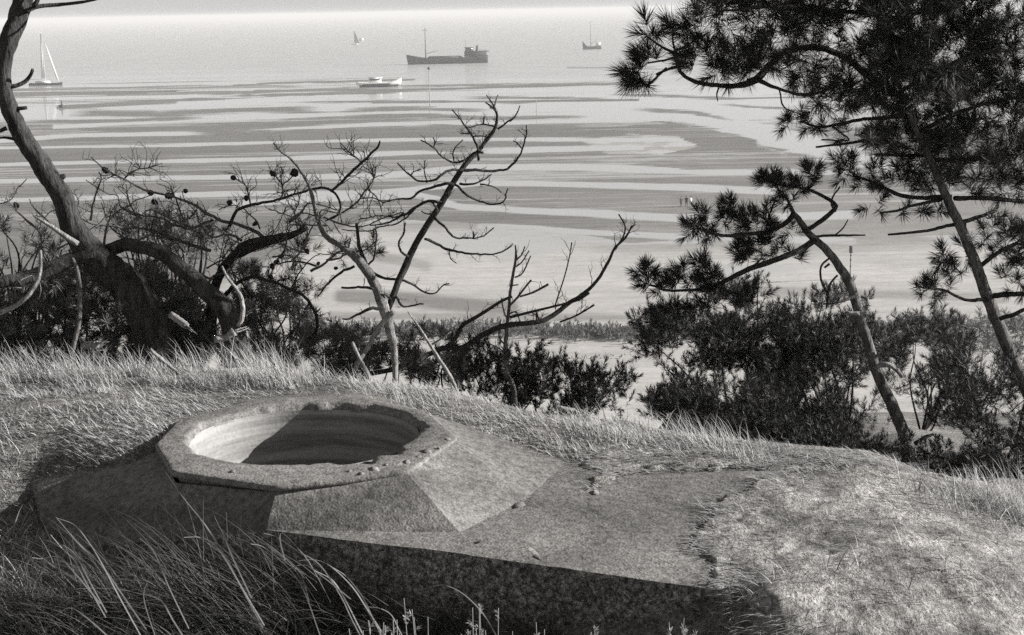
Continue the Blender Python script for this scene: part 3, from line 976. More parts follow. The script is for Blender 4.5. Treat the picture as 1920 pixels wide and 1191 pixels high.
# ------------------------------------------------------------------ people on the flat
M_COATD = mat_plain("dark_coat_cloth", .035, .9, .1)
M_COATG = mat_plain("grey_coat_cloth", .11, .9, .1)
M_COATW = mat_plain("white_summer_cloth", .8, .9, .1)
M_SKIN = mat_plain("skin", .42, .6, .3)
M_HAIR = mat_plain("dark_hair", .03, .8, .2)
M_TROUS = mat_plain("dark_trousers", .06, .9, .1)
M_LIGHTTR = mat_plain("light_trousers", .55, .9, .1)


def person(px, py, h, face, coat, trous, label, stride=.16, skirt=False):
    o = waterline(px, py)
    t = thing("person", label, "person", o)
    s = h / 1.75
    P = {'pel': (0, 0, .95), 'wai': (0, .01, 1.12), 'che': (0, .02, 1.32), 'nec': (0, .02, 1.47), 'hd0': (0, .04, 1.55), 'hd1': (0, .05, 1.66), 'hd2': (0, .03, 1.74)}
    rad = {'pel': .15, 'wai': .125, 'che': .155, 'nec': .06, 'hd0': .075, 'hd1': .095, 'hd2': .06}
    Ed = [('pel', 'wai'), ('wai', 'che'), ('che', 'nec'), ('nec', 'hd0'), ('hd0', 'hd1'), ('hd1', 'hd2')]
    for sd in (-1, 1):
        a = stride * sd
        P.update({f'sh{sd}': (.19 * sd, .01, 1.40), f'el{sd}': (.25 * sd, -.05 - .4 * a, 1.12), f'wr{sd}': (.25 * sd, .08 - .9 * a, .88), f'ha{sd}': (.25 * sd, .11 - .9 * a, .79),
                  f'hi{sd}': (.10 * sd, 0, .90), f'kn{sd}': (.11 * sd, .03 + .6 * a, .50), f'an{sd}': (.11 * sd, -.02 + 1.3 * a, .08), f'to{sd}': (.12 * sd, .16 + 1.3 * a, .03)})
        rad.update({f'sh{sd}': .075, f'el{sd}': .05, f'wr{sd}': .035, f'ha{sd}': .038, f'hi{sd}': .10, f'kn{sd}': .065, f'an{sd}': .045, f'to{sd}': .04})
        Ed += [('che', f'sh{sd}'), (f'sh{sd}', f'el{sd}'), (f'el{sd}', f'wr{sd}'), (f'wr{sd}', f'ha{sd}'), ('pel', f'hi{sd}'), (f'hi{sd}', f'kn{sd}'), (f'kn{sd}', f'an{sd}'), (f'an{sd}', f'to{sd}')]
    keys = list(P)
    c, sn = math.cos(face), math.sin(face)
    V = [((p[0] * c - p[1] * sn) * s, (p[0] * sn + p[1] * c) * s, p[2] * s) for p in P.values()]
    me = bpy.data.meshes.new("person_body")
    me.from_pydata(V, [(keys.index(a), keys.index(b)) for a, b in Ed], [])
    ob = bpy.data.objects.new("body", me); COL.objects.link(ob); ob.parent = t
    for m_ in (coat, trous, M_SKIN): me.materials.append(m_)
    sk = ob.modifiers.new("skin", 'SKIN')
    for i, k in enumerate(keys):
        me.skin_vertices[0].data[i].radius = (rad[k] * s, rad[k] * s * (.75 if k in ('che', 'wai') else 1))
    me.skin_vertices[0].data[0].use_root = True
    sub = ob.modifiers.new("sub", 'SUBSURF'); sub.levels = 2; sub.render_levels = 2
    dg = bpy.context.evaluated_depsgraph_get()
    m2 = bpy.data.meshes.new_from_object(ob.evaluated_get(dg))
    ob.modifiers.clear(); ob.data = m2
    m2.materials.clear()
    for m_ in (coat, trous, M_SKIN): m2.materials.append(m_)
    for p in m2.polygons:
        z = p.center.z / s; r_ = math.hypot(p.center.x, p.center.y) / s
        p.material_index = 2 if (z > 1.46 or (r_ > .2 and z < .86 and z > .7)) else (0 if z > .93 or r_ > .2 and z > .7 else 1)
        p.use_smooth = True
    mb = MB()
    hc = np.array(o) + np.array([-.02 * -sn * s, -.02 * c * s, 1.685 * s])
    mb.blob(hc, (.103 * s, .108 * s, .10 * s), 10); mb.build("hair", M_HAIR, t)
    if skirt:
        mb = MB(); rings = []
        for z, r in ((1.0, .16), (.8, .2), (.5, .25), (.42, .26)):
            rings.append(np.array([(math.cos(a) * r * s, math.sin(a) * r * .85 * s, z * s) for a in np.arange(14) * 2 * PI / 14]) + np.array(o))
        mb.loft(rings); mb.build("skirt", coat, t)
    return t


person(1277, 387, 1.68, .4, M_COATG, M_TROUS, "person in grey clothes, leftmost of the three walkers on the flat", .10)
person(1287, 387.5, 1.78, -.3, M_COATD, M_COATD, "person in dark coat, middle one of the three walkers on the flat", .13)
person(1295.5, 387, 1.72, 1.0, M_COATW, M_LIGHTTR, "person in white clothes, rightmost of the three walkers on the flat", .16)
# a bundle on the sand beside them
ob = waterline(1303, 388)
bd = thing("bundle", "low dark bundle lying on the sand beside the person in white", "bundle", ob)
mb = MB(); mb.blob(np.array(ob) + (0, 0, .16), (.34, .2, .22), 10); mb.blob(np.array(ob) + (.24, 0, .12), (.18, .16, .15), 8); mb.build("cloth", M_COATD, bd)
mb = MB(); mb.tube(spline([np.array(ob) + (-.2, 0, .3), np.array(ob) + (0, 0, .46), np.array(ob) + (.2, 0, .3)], .08), np.full(7, .02)[:len(spline([np.array(ob) + (-.2, 0, .3), np.array(ob) + (0, 0, .46), np.array(ob) + (.2, 0, .3)], .08))], 6); mb.build("strap", M_TROUS, bd)

# ------------------------------------------------------------------ light, sky, air
SUN_EL, SUN_AZ = 20.0, 83.0      # azimuth clockwise from straight ahead (+y) towards +x
sd = bpy.data.lights.new("sun", 'SUN'); so = bpy.data.objects.new("sun", sd); COL.objects.link(so)
sd.energy = 5.0; sd.angle = math.radians(.53); sd.color = (1.0, .985, .97)
sv = Vector((math.cos(math.radians(SUN_EL)) * math.sin(math.radians(SUN_AZ)), math.cos(math.radians(SUN_EL)) * math.cos(math.radians(SUN_AZ)), math.sin(math.radians(SUN_EL))))
so.rotation_euler = sv.to_track_quat('Z', 'Y').to_euler(); so.location = (8, 3, 45)
w = bpy.data.worlds.new("World"); scene.world = w; w.use_nodes = True
nt = w.node_tree; nt.nodes.clear()
sky = nt.nodes.new('ShaderNodeTexSky'); sky.sky_type = 'NISHITA'; sky.sun_disc = False
sky.sun_elevation = math.radians(SUN_EL); sky.sun_rotation = math.radians(SUN_AZ)
sky.air_density = 1.0; sky.dust_density = 0.2; sky.ozone_density = 1.0
bw = nt.nodes.new('ShaderNodeRGBToBW'); mul = nt.nodes.new('ShaderNodeVectorMath'); mul.operation = 'SCALE'; mul.inputs[0].default_value = TINT
bg = nt.nodes.new('ShaderNodeBackground'); bg.inputs['Strength'].default_value = .05
wo = nt.nodes.new('ShaderNodeOutputWorld')
nt.links.new(sky.outputs[0], bw.inputs[0]); nt.links.new(bw.outputs[0], mul.inputs['Scale']); nt.links.new(mul.outputs[0], bg.inputs['Color']); nt.links.new(bg.outputs[0], wo.inputs[0])
scene.view_settings.view_transform = 'Standard'; scene.view_settings.look = 'None'
scene.view_settings.exposure = 1.08; scene.view_settings.gamma = 1.0
scene.cycles.max_bounces = 6; scene.cycles.diffuse_bounces = 3; scene.cycles.glossy_bounces = 3
scene.cycles.transmission_bounces = 3; scene.cycles.transparent_max_bounces = 6; scene.cycles.volume_bounces = 0
scene.cycles.use_denoising = False

# ------------------------------------------------------------------ trees
def trace(pts, Y, ws=None, jit=.012, step=.035, wend=None):
    """a branch seen in the photograph: points (px, py[, width px[, dY]]) at distance Y; it also wanders in depth"""
    P = []
    dy = 0.0
    for k, p in enumerate(pts):
        if len(p) > 3: dy = p[3]
        elif k: dy += RNG.normal() * jit * math.hypot(pts[k][0] - pts[k - 1][0], pts[k][1] - pts[k - 1][1]) / 12
        w_ = p[2] if len(p) > 2 else None
        q_ = at(p[0], p[1], Y + dy)
        P.append([*q_, w_])
    if ws is not None:
        n = len(P)
        L = np.concatenate([[0], np.cumsum([np.linalg.norm(np.subtract(P[i + 1][:3], P[i][:3])) for i in range(n - 1)])])
        for i in range(n): P[i][3] = ws[0] + (ws[1] - ws[0]) * L[i] / L[-1]
    A = np.array(P, float)
    A[:, 3] = A[:, 3] * Y / FPX / 2
    return spline(A, step)


def knot(S, amp):
    n = len(S)
    k = np.cumsum(RNG.normal(size=(n, 3)), 0) * amp
    k -= np.linspace(0, 1, n)[:, None] * k[-1]
    S = S.copy(); S[:, :3] += k
    return S


def limb(mb, S, sides=8, rough=.12, kn=.0):
    if kn: S = knot(S, kn)
    mb.tube(S[:, :3], np.maximum(S[:, 3], .0012), sides, True, rough)
    return S


def twiglets(mb, S, n, L, r, up=.5, depth=1, t0=.15, curl=.35):
    """small crooked side twigs"""
    ends = []
    for _ in range(n):
        i = int((t0 + (1 - t0) * RNG.random()) * (len(S) - 2))
        p = S[i, :3]; tdir = S[i + 1, :3] - S[i, :3]; tdir /= np.linalg.norm(tdir) + 1e-9
        d = RNG.normal(size=3); d -= tdir * d.dot(tdir) * .7; d /= np.linalg.norm(d) + 1e-9
        d = d * .8 + tdir * .5 + np.array([0, 0, up]) * RNG.random(); d /= np.linalg.norm(d)
        ll = L * (.4 + .9 * RNG.random()); m = 5
        q_ = [p]; 
        for k in range(m):
            d = d + RNG.normal(size=3) * curl * .5 + np.array([0, 0, up * .18]); d /= np.linalg.norm(d)
            q_.append(q_[-1] + d * ll / m)
        q_ = spline(np.array(q_), .02)
        rr = np.linspace(r, r * .35, len(q_))
        mb.tube(q_, rr, 4, True)
        ends.append((q_[-1], d))
        if depth > 1:
            S2 = np.concatenate([q_, rr[:, None]], 1)
            ends += twiglets(mb, S2, 2 + int(RNG.random() * 2), L * .5, r * .6, up, depth - 1, .3, curl)
    return ends


def needles(mb, P, D, length, nl, per, spread=(30, 75), w=.0016, bend=.12, tip=True):
    """shoots of pine needles: P (N,3) bases, D (N,3) directions; nl needle length"""
    P = np.asarray(P, float); D = np.asarray(D, float)
    D = D / (np.linalg.norm(D, axis=1, keepdims=True) + 1e-9)
    N = len(P); K = N * per
    idx = np.repeat(np.arange(N), per)
    t = RNG.random(K) ** (.8 if tip else 1)
    L_ = np.broadcast_to(np.asarray(length, float), (N,))[idx]
    base = P[idx] + D[idx] * (t * L_)[:, None]
    ref = np.where(np.abs(D[:, 2:3]) < .9, np.array([[0, 0, 1.0]]), np.array([[1.0, 0, 0]]))
    A = np.cross(D, ref); A /= np.linalg.norm(A, axis=1, keepdims=True); B = np.cross(D, A)
    ph = RNG.random(K) * 2 * PI
    sp = np.radians(spread[1] + (spread[0] - spread[1]) * t + RNG.normal(size=K) * 9)
    rad_ = np.cos(ph)[:, None] * A[idx] + np.sin(ph)[:, None] * B[idx]
    dr = np.cos(sp)[:, None] * D[idx] + np.sin(sp)[:, None] * rad_
    ln = np.broadcast_to(np.asarray(nl, float), (N,))[idx] * (.75 + .4 * RNG.random(K))
    side = np.cross(dr, RNG.normal(size=(K, 3))); side /= np.linalg.norm(side, axis=1, keepdims=True) + 1e-9
    mid = base + dr * (ln * .55)[:, None]
    d2 = dr + D[idx] * bend + np.array([0, 0, -.03]); d2 /= np.linalg.norm(d2, axis=1, keepdims=True)
    end = mid + d2 * (ln * .45)[:, None]
    ww = w * (.8 + .4 * RNG.random(K))[:, None]
    V = np.stack([base - side * ww * .5, base + side * ww * .5, mid - side * ww * .5, mid + side * ww * .5, end], 1).reshape(-1, 3)
    o = np.arange(K)[:, None] * 5
    mb.add(V, np.concatenate([o, o + 1, o + 3, o + 2], 1), np.concatenate([o + 2, o + 3, o + 4], 1))


def rnd_in_poly(poly, n):
    """n random picture points of a region"""
    xs = [p[0] for p in poly]; ys = [p[1] for p in poly]
    out = np.zeros((0, 2))
    while len(out) < n:
        c = np.stack([RNG.uniform(min(xs), max(xs), n * 2), RNG.uniform(min(ys), max(ys), n * 2)], 1)
        out = np.concatenate([out, c[inpoly(c[:, 0], c[:, 1], poly)]])
    return out[:n]


def cluster_pts(cl, Y, dj):
    """(px, py, radius px, count) -> shoot bases in space, pointing out of each cluster"""
    P, D = [], []
    for (cx, cy, r, n) in cl:
        c = at(cx, cy, Y + RNG.normal() * dj)
        R_ = r * Y / FPX
        for _ in range(n):
            v = RNG.normal(size=3); v /= np.linalg.norm(v); v *= R_ * .55 * RNG.random() ** .5
            P.append(c + v); d = v / (np.linalg.norm(v) + 1e-9) * .8 + np.array([0, 0, .45]) + RNG.normal(size=3) * .35
            D.append(d)
    return np.array(P), np.array(D)


def base_on_ground(px, py, Y):
    p = at(px, py, Y)
    return np.array([p[0], p[1], float(ground(p[0], p[1]))])


# --- big leaning pine on the left --------------------------------------------------
YL = 7.7
b = base_on_ground(300, 660, YL)
lp = thing("leaning_pine", "thick dark pine trunk leaning across the left edge, curving up from the dune crest", "tree", b)
mb = MB()
S = trace([(150, -520, 10.4, .5), (118, -300, 19.2, .3), (80, -140, 26.6, .15), (52, -40, 31.1, .1), (38, 15, 32.6, .05), (16, 75, 31.8, 0), (4, 130, 28.1, 0), (10, 185, 30.3, 0), (35, 245, 34.0, 0), (76, 312, 37.0, 0), (112, 375, 38.5, 0),
           (142, 440, 45.9, 0), (185, 490, 57.7, 0), (234, 530, 65.1, -.02), (268, 585, 65.1, -.04), (290, 650, 74.0, -.05), (305, 720, 96.2, -.05)], YL, step=.03)
S = knot(S, .0025); S[:, 3] *= 1 + .10 * (fbm(np.arange(len(S)) * .22, np.zeros(len(S)), 0, 3, 5) - .5) * 2
mb.tube(S[:, :3], S[:, 3], 26, True, .15)
for kx, ky, kr in [(235, 545, 14), (150, 470, 12)]:
    c = at(kx, ky, YL); mb.blob(c, np.array([1, 1.2, .8]) * kr * YL / FPX, 10)
mb.build("trunk", M_BARK, lp)
mb = MB()
limb(mb, trace([(205, 470, 25.5, .05), (232, 461, 25.5, .03), (265, 463, 26.3, 0), (303, 473, 28.1, -.05), (345, 505, 30.6, -.1), (385, 545, 34.0, -.12), (420, 582, 37.4, -.15), (437, 630, 44.2, -.18), (442, 690, 59.5, -.2)], YL, step=.03), 14, .10, .002)
mb.build("arching_limb", M_BARK, lp)
mb = MB()
limb(mb, trace([(175, 478, 30, -.05), (120, 490, 27, -.1), (62, 512, 25, -.2), (0, 527, 22, -.3), (-90, 540, 18, -.4)], YL, step=.03), 10, .12, .003)
mb.build("branch", M_BARK, lp)
for pts, w_ in [([(5, 158), (25, 162), (46, 154), (56, 143), (61, 131)], (10, 6)), ([(18, 202), (34, 204), (50, 202)], (9, 7)), ([(12, 240), (-5, 247), (-40, 252)], (8, 4)), ([(100, 340), (112, 334), (121, 330)], (20, 9)),
                ([(48, 22), (72, 12), (110, 9), (165, 2), (230, -14)], (9, 3)), ([(30, 262), (8, 258), (-20, 262)], (6, 3)), ([(62, 12), (70, 2), (72, -20)], (10, 6))]:
    mb = MB(); limb(mb, trace(pts, YL, w_, step=.02), 7, .15); mb.build("stub", M_BARK, lp)
mb = MB(); limb(mb, trace([(146, 458, 12, -.12), (118, 440, 10, -.14), (95, 424, 8, -.15), (62, 404, 3, -.16)], YL, step=.02), 7, .1); mb.build("broken_branch", M_DEADP, lp)
P, D = cluster_pts([(RNG.uniform(-160, 220), RNG.uniform(-620, -380), 60, 8) for _ in range(16)], YL + .3, .4)
mb = MB(); needles(mb, P, D, .12, .11, 60, w=.002); mb.build("crown", M_NEEDLE, lp)
mb = MB()
for e in [(300, -420), (20, -480), (-120, -380), (380, -330), (160, -600)]:
    limb(mb, trace([(90, -200, 18), ((90 + e[0]) / 2 + 20, (-200 + e[1]) / 2 - 30, 12), (e[0], e[1], 4)], YL + .2, step=.05), 6)
mb.build("crown_branch", M_BARK, lp)

# --- bare, cone-bearing pine boughs behind the leaning trunk ---------------------------
YB = 8.2
b = base_on_ground(395, 640, YB)
bp = thing("bare_pine", "low bare pine with crooked dark boughs and scattered cones, left of the dead tree", "tree", b)
boughs = [
    [(392, 650, 22.1), (395, 590, 20.4), (402, 535, 18.7), (425, 495, 18.7), (455, 475, 17.0), (500, 455, 14.4), (545, 443, 11.9), (578, 428, 7.6)],
    [(425, 495, 13.6), (455, 462, 12.8), (500, 447, 11.0), (550, 438, 8.5), (574, 421, 4.2)],
    [(500, 450, 7.6), (470, 432, 6.8), (425, 420, 6.0), (400, 412, 6.0), (345, 386, 5.1), (310, 371, 4.2), (268, 358, 4.2), (232, 336, 3.4), (196, 318, 2.5), (170, 294, 1.7)],
    [(430, 424, 6.8), (445, 395, 6.0), (470, 382, 6.0), (510, 375, 5.1), (545, 364, 5.1), (578, 354, 5.1), (608, 351, 5.1), (628, 361, 5.1), (637, 382, 4.2), (632, 402, 4.2), (610, 414, 2.5)],
    [(232, 336, 3.4), (247, 322, 3.4), (262, 316, 2.5), (264, 298, 1.7)], [(262, 316, 2.5), (285, 312, 2.5), (304, 306, 1.7)],
    [(470, 382, 3.4), (462, 350, 2.5), (448, 340, 2.5), (437, 333, 2.5)],
    [(528, 370, 3.4), (530, 345, 2.5), (540, 337, 2.5), (552, 327, 2.5)], [(528, 345, 1.7), (515, 330, 1.7), (508, 320, 1.7)],
    [(620, 361, 5.1), (652, 333, 5.1), (682, 302, 5.1), (708, 276, 4.2), (712, 264, 2.5)], [(676, 305, 2.5), (650, 280, 2.5), (638, 268, 1.7)],
    [(395, 590, 11.0), (430, 545, 8.5), (470, 520, 6.8), (505, 530, 6.8), (545, 545, 6.8), (578, 566, 6.8), (594, 600, 6.0), (583, 632, 6.0), (553, 655, 5.1), (530, 668, 3.4)],
    [(540, 440, 4.2), (536, 466, 3.4), (526, 482, 3.4), (514, 497, 2.5), (508, 520, 2.5)],
    [(400, 412, 5.1), (350, 428, 4.2), (300, 412, 3.4), (255, 402, 3.4), (225, 388, 2.5)], [(330, 420, 4.2), (280, 440, 3.4), (240, 446, 3.4), (205, 420, 2.5), (190, 380, 1.7)],
    [(350, 430, 4.2), (330, 380, 3.4), (320, 350, 2.5)], [(255, 402, 3.4), (240, 370, 2.5), (236, 345, 1.7)], [(395, 470, 6.8), (330, 450, 6.0), (270, 430, 4.2), (225, 430, 2.5)],
    [(600, 402, 3.4), (640, 420, 3.4), (680, 424, 2.5), (718, 410, 2.5), (755, 398, 1.7)], [(640, 400, 3.4), (672, 372, 3.4), (700, 335, 2.5), (704, 312, 1.7)], [(688, 355, 2.5), (706, 370, 2.5), (716, 398, 1.7)], [(700, 335, 2.5), (690, 318, 1.7), (680, 312, 1.7)],
    [(560, 440, 3.4), (552, 400, 2.5), (560, 380, 2.5), (556, 350, 1.7)],
]
small = MB()
for k, pts in enumerate(boughs):
    mb = MB()
    S = limb(mb, trace(pts, YB, jit=.02, step=.025), 8 if k < 2 else 6, .15, .0022)
    if k >= 2 or k == 1:
        twiglets(mb, S, 16 if len(S) > 25 else 9, .15, .0027, .55, 2, .05, .7)
    else:
        twiglets(mb, S, 16, .22, .0034, .5, 2, .3, .7)
    mb.build("bough", M_DEAD if k in (0, 1, 3, 9, 11) else M_TWIG, bp)
for _ in range(46):
    # the fine tangle: crooked grey twigs rising out of the scrub behind the trunk
    x0 = RNG.uniform(150, 640) if RNG.random() < .8 else RNG.uniform(-40, 130); y0 = RNG.uniform(400, 560)
    a = RNG.uniform(-2.9, -.3); pts = [(x0, y0, RNG.uniform(3.5, 6))]
    for k in range(RNG.integers(4, 8)):
        a += RNG.normal() * .5; st_ = RNG.uniform(18, 36)
        pts.append((pts[-1][0] + math.cos(a) * st_, max(pts[-1][1] + math.sin(a) * st_ * .8, 300), max(1.8, pts[-1][2] * .8)))
    mb = MB(); S = limb(mb, trace(pts, YB + RNG.normal() * .25, jit=.025, step=.025), 5, .15, .0022); twiglets(mb, S, 7, .11, .0022, .55, 2, .1, .7); mb.build("bough", M_TWIG, bp)
for (cx, cy, r) in [(197, 319, 7), (283, 362, 7), (318, 367, 8), (290, 379, 6), (348, 358, 5), (437, 333, 6), (512, 326, 6), (552, 325, 9), (526, 481, 5), (518, 491, 5), (511, 500, 6), (508, 519, 5), (478, 420, 5), (30, 385, 6), (430, 380, 6), (462, 372, 6), (597, 494, 4), (630, 503, 4), (575, 470, 5)]:
    c = at(cx, cy, YB + RNG.normal() * .05); mb = MB(); rr = r * YB / FPX
    dv = RNG.normal(size=3); dv /= np.linalg.norm(dv)
    tt = np.linspace(-1, 1, 8)
    rad_ = rr * .85 * np.sqrt(np.maximum(0, 1 - (tt * .97) ** 2)) * (1 - .2 * tt) * np.where(np.arange(8) % 2, 1.0, .8) + .001
    mb.tube(c + dv * (tt * rr * 1.15)[:, None], rad_, 8, True, .35); mb.build("cone", M_CONE, bp, False)
P, D = cluster_pts([(560, 470, 26, 7), (575, 480, 20, 5), (535, 520, 16, 4), (540, 530, 14, 3), (585, 552, 24, 6), (690, 480, 24, 6), (700, 465, 16, 4), (640, 478, 26, 5), (470, 520, 22, 5), (500, 560, 24, 6), (455, 560, 26, 6)], YB + .15, .1)
mb = MB(); needles(mb, P, D, .07, .055, 60, w=.0018); mb.build("foliage", M_NEEDLE, bp)

# --- dead tree in the middle ---------------------------------------------------------
YD = 7.6
b = base_on_ground(740, 722, YD)
dt = thing("dead_tree", "tall forked dead tree with curling bare branches standing mid-crest against the flats", "tree", b)
mb = MB(); limb(mb, trace([(742, 745, 11.2), (741, 700, 11.2), (738, 655, 14.4), (727, 605, 19.2), (716, 565, 21.6)], YD, step=.02), 12, .08, .001); mb.build("trunk", M_DEADM, dt)
mb = MB(); limb(mb, trace([(738, 585, 10.5), (712, 612, 9.8), (692, 648, 9.0), (672, 680, 9.0), (658, 708, 8.2), (650, 735, 7.5)], YD - .08, step=.02), 9, .1, .001); mb.build("leg", M_DEADP, dt)
mb = MB(); limb(mb, trace([(660, 642, 7), (672, 668, 7), (684, 690, 8), (694, 712, 8)], YD - .1, step=.02), 7, .1); mb.build("leg", M_DEADP, dt)
left = [(716, 568, 20.5), (704, 535, 19.7), (688, 508, 18.9), (668, 484, 16.4), (640, 464, 11.5), (612, 446, 9.8), (597, 422, 8.2), (588, 385, 7.4), (575, 345, 6.6), (562, 322, 5.7), (545, 300, 4.9), (528, 285, 4.1), (512, 268, 2.5)]
mb = MB(); S = limb(mb, trace(left, YD, jit=.015, step=.025), 10, .12, .0015); twiglets(mb, S, 18, .10, .0024, .5, 2, .4, .6); mb.build("left_limb", M_TWIG, dt)
right = [(722, 590, 13.6), (733, 565, 12.8), (742, 540, 12.8), (760, 500, 13.6), (775, 466, 12.8), (800, 425, 12.0), (828, 382, 12.0), (848, 347, 11.2), (868, 316, 9.6), (895, 286, 8.0), (913, 262, 7.2), (929, 240, 6.4), (932, 216, 4.8), (926, 204, 4.0), (910, 192, 2.4)]
mb = MB(); SR = limb(mb, trace(right, YD, jit=.012, step=.025), 10, .12, .0012); twiglets(mb, SR, 16, .09, .0022, .5, 2, .4, .6); mb.build("right_limb", M_DEAD, dt)
BR = [
    ([(868, 321), (900, 323), (946, 321), (968, 307), (983, 283), (988, 258), (987, 235)], (8, 3)), ([(978, 278), (970, 268), (962, 264)], (3, 2)),
    ([(872, 318), (845, 319), (822, 333), (808, 343), (782, 342), (765, 330), (755, 318), (745, 306)], (7, 3)), ([(800, 343), (796, 325), (797, 300)], (3, 2)), ([(770, 330), (776, 322), (790, 318)], (3, 2)),
    ([(850, 346), (838, 343), (808, 350), (785, 360), (768, 371), (745, 374), (720, 380)], (8, 3)),
    ([(830, 380), (808, 377), (782, 384), (757, 400), (730, 416), (694, 423)], (8, 3)),
    ([(905, 286), (890, 286), (876, 297), (850, 302), (826, 292), (806, 273), (789, 263)], (6, 3)), ([(852, 301), (850, 285), (862, 270), (868, 262)], (3, 2)), ([(812, 278), (814, 266), (812, 258)], (3, 2)),
    ([(898, 300), (898, 280), (888, 258), (876, 240), (866, 224), (848, 206)], (6, 3)), ([(885, 255), (900, 254), (922, 255)], (3, 2)), ([(880, 252), (864, 251)], (3, 2)), ([(905, 280), (908, 265), (912, 252)], (3, 2)),
    ([(932, 240), (908, 233), (880, 236), (872, 238)], (4, 2)), ([(932, 242), (950, 230), (965, 221), (972, 208), (975, 198)], (5, 2)), ([(907, 233), (907, 220)], (2, 2)),
    ([(852, 345), (872, 360), (895, 375), (920, 384), (938, 383), (948, 371), (953, 353)], (6, 3)), ([(862, 344), (885, 345), (902, 340), (922, 327)], (6, 3)), ([(900, 345), (915, 348), (935, 357), (940, 362)], (4, 2)),
    ([(815, 408), (832, 424), (845, 440), (858, 448), (898, 449), (915, 440), (926, 427)], (6, 3)), ([(888, 447), (888, 434)], (3, 2)),
    ([(797, 450), (822, 457), (845, 468), (880, 472), (915, 474), (942, 470), (962, 457)], (7, 3)), ([(843, 470), (845, 486), (856, 494)], (3, 2)),
    ([(766, 483), (752, 474), (749, 455), (757, 436), (760, 418)], (6, 4)),
    ([(690, 512), (682, 485), (674, 460), (668, 419)], (11, 7)), ([(688, 500), (700, 490), (704, 460), (703, 428)], (5, 4)),
    ([(676, 492), (698, 512), (722, 522), (750, 526), (770, 534), (792, 548), (818, 547), (832, 533), (842, 532)], (8, 3)),
    ([(712, 578), (692, 578), (674, 588), (656, 597), (642, 598)], (9, 4)), ([(640, 541), (662, 542), (700, 542)], (5, 7)), ([(664, 500), (640, 512), (618, 530), (604, 545), (596, 556)], (7, 4)),
    ([(736, 562), (722, 553), (712, 552)], (6, 3)), ([(742, 556), (752, 572), (772, 574), (794, 570)], (6, 4)), ([(600, 408), (602, 396), (640, 402)], (3, 2)), ([(720, 380), (700, 372), (672, 374)], (3, 2)), ([(757, 400), (742, 408), (705, 404), (672, 412)], (4, 2)),
    ([(784, 385), (770, 400), (745, 420), (715, 424), (690, 432), (640, 430)], (4, 2)), ([(808, 377), (822, 395), (806, 402), (790, 396)], (5, 3)),
]
for pts, w_ in BR:
    mb = MB(); S = limb(mb, trace(pts, YD, (max(w_[0] * .85, 3.0), max(w_[1] * .8, 2.0)), jit=.022, step=.02), 6, .2, .0022)
    twiglets(mb, S, 7 if len(S) > 14 else 3, .075, .0018, .6, 2, .2, .6)
    mb.build("branch", M_DEAD, dt)
mb = MB(); limb(mb, trace([(930, 205, 3), (920, 190, 3), (912, 178, 2)], YD, step=.02), 5); limb(mb, trace([(926, 204, 3), (930, 188, 3), (934, 178, 2)], YD, step=.02), 5); mb.build("tip_twig", M_TWIG, dt)

# --- other dead wood on the crest ---------------------------------------------------------
b = base_on_ground(864, 752, 7.2)
t = thing("dead_sapling", "pale leaning dead stem rising from the crest grass right of the dead tree", "dead sapling", b)
mb = MB(); S = limb(mb, trace([(872, 772, 7.2), (858, 738, 7.2), (842, 704, 7.2), (818, 668, 7.2), (798, 635, 5.6), (778, 602, 4.0), (765, 585, 2.4)], 7.2, step=.02), 8, .1, .001); mb.build("stem", M_DEADP, t)
mb = MB(); limb(mb, trace([(806, 648, 4), (820, 640, 4), (846, 622, 2)], 7.2, step=.02), 6); mb.build("twig", M_TWIG, t)

YS = 8.0
b = base_on_ground(968, 790, YS)
t = thing("slender_dead_tree", "slender dead sapling with few upright twigs standing alone right of the tall dead tree", "tree", b)
mb = MB(); limb(mb, trace([(972, 800, 10), (968, 768, 9), (962, 728, 10), (950, 700, 10), (946, 655, 9), (951, 600, 7), (955, 560, 6), (961, 520, 6), (967, 488, 5), (966, 460, 3)], YS, step=.02), 8, .1, .001); mb.build("trunk", M_TWIG, t)
for pts, w_ in [([(952, 600), (945, 585), (940, 560)], (3, 2)), ([(953, 575), (968, 560), (985, 538), (996, 525)], (5, 4)), ([(975, 556), (1000, 548), (1028, 533)], (4, 5)), ([(967, 500), (978, 492), (992, 470)], (3, 2)), ([(965, 490), (978, 478), (984, 462)], (3, 2)), ([(956, 536), (972, 534)], (3, 2)),
                ([(966, 520), (980, 512), (995, 480)], (3, 2)), ([(952, 590), (968, 585), (975, 605)], (3, 2)), ([(950, 650), (936, 632), (938, 600)], (3, 2)), ([(950, 700), (962, 690), (975, 664)], (3, 2)), ([(946, 660), (930, 650), (905, 640)], (3, 2))]:
    mb = MB(); S = limb(mb, trace(pts, YS, (max(w_[0], 3.2), max(w_[1], 2.4)), jit=.02, step=.02), 5, .1); twiglets(mb, S, 4, .07, .002, .7, 1, .2, .6); mb.build("branch", M_TWIG, t)

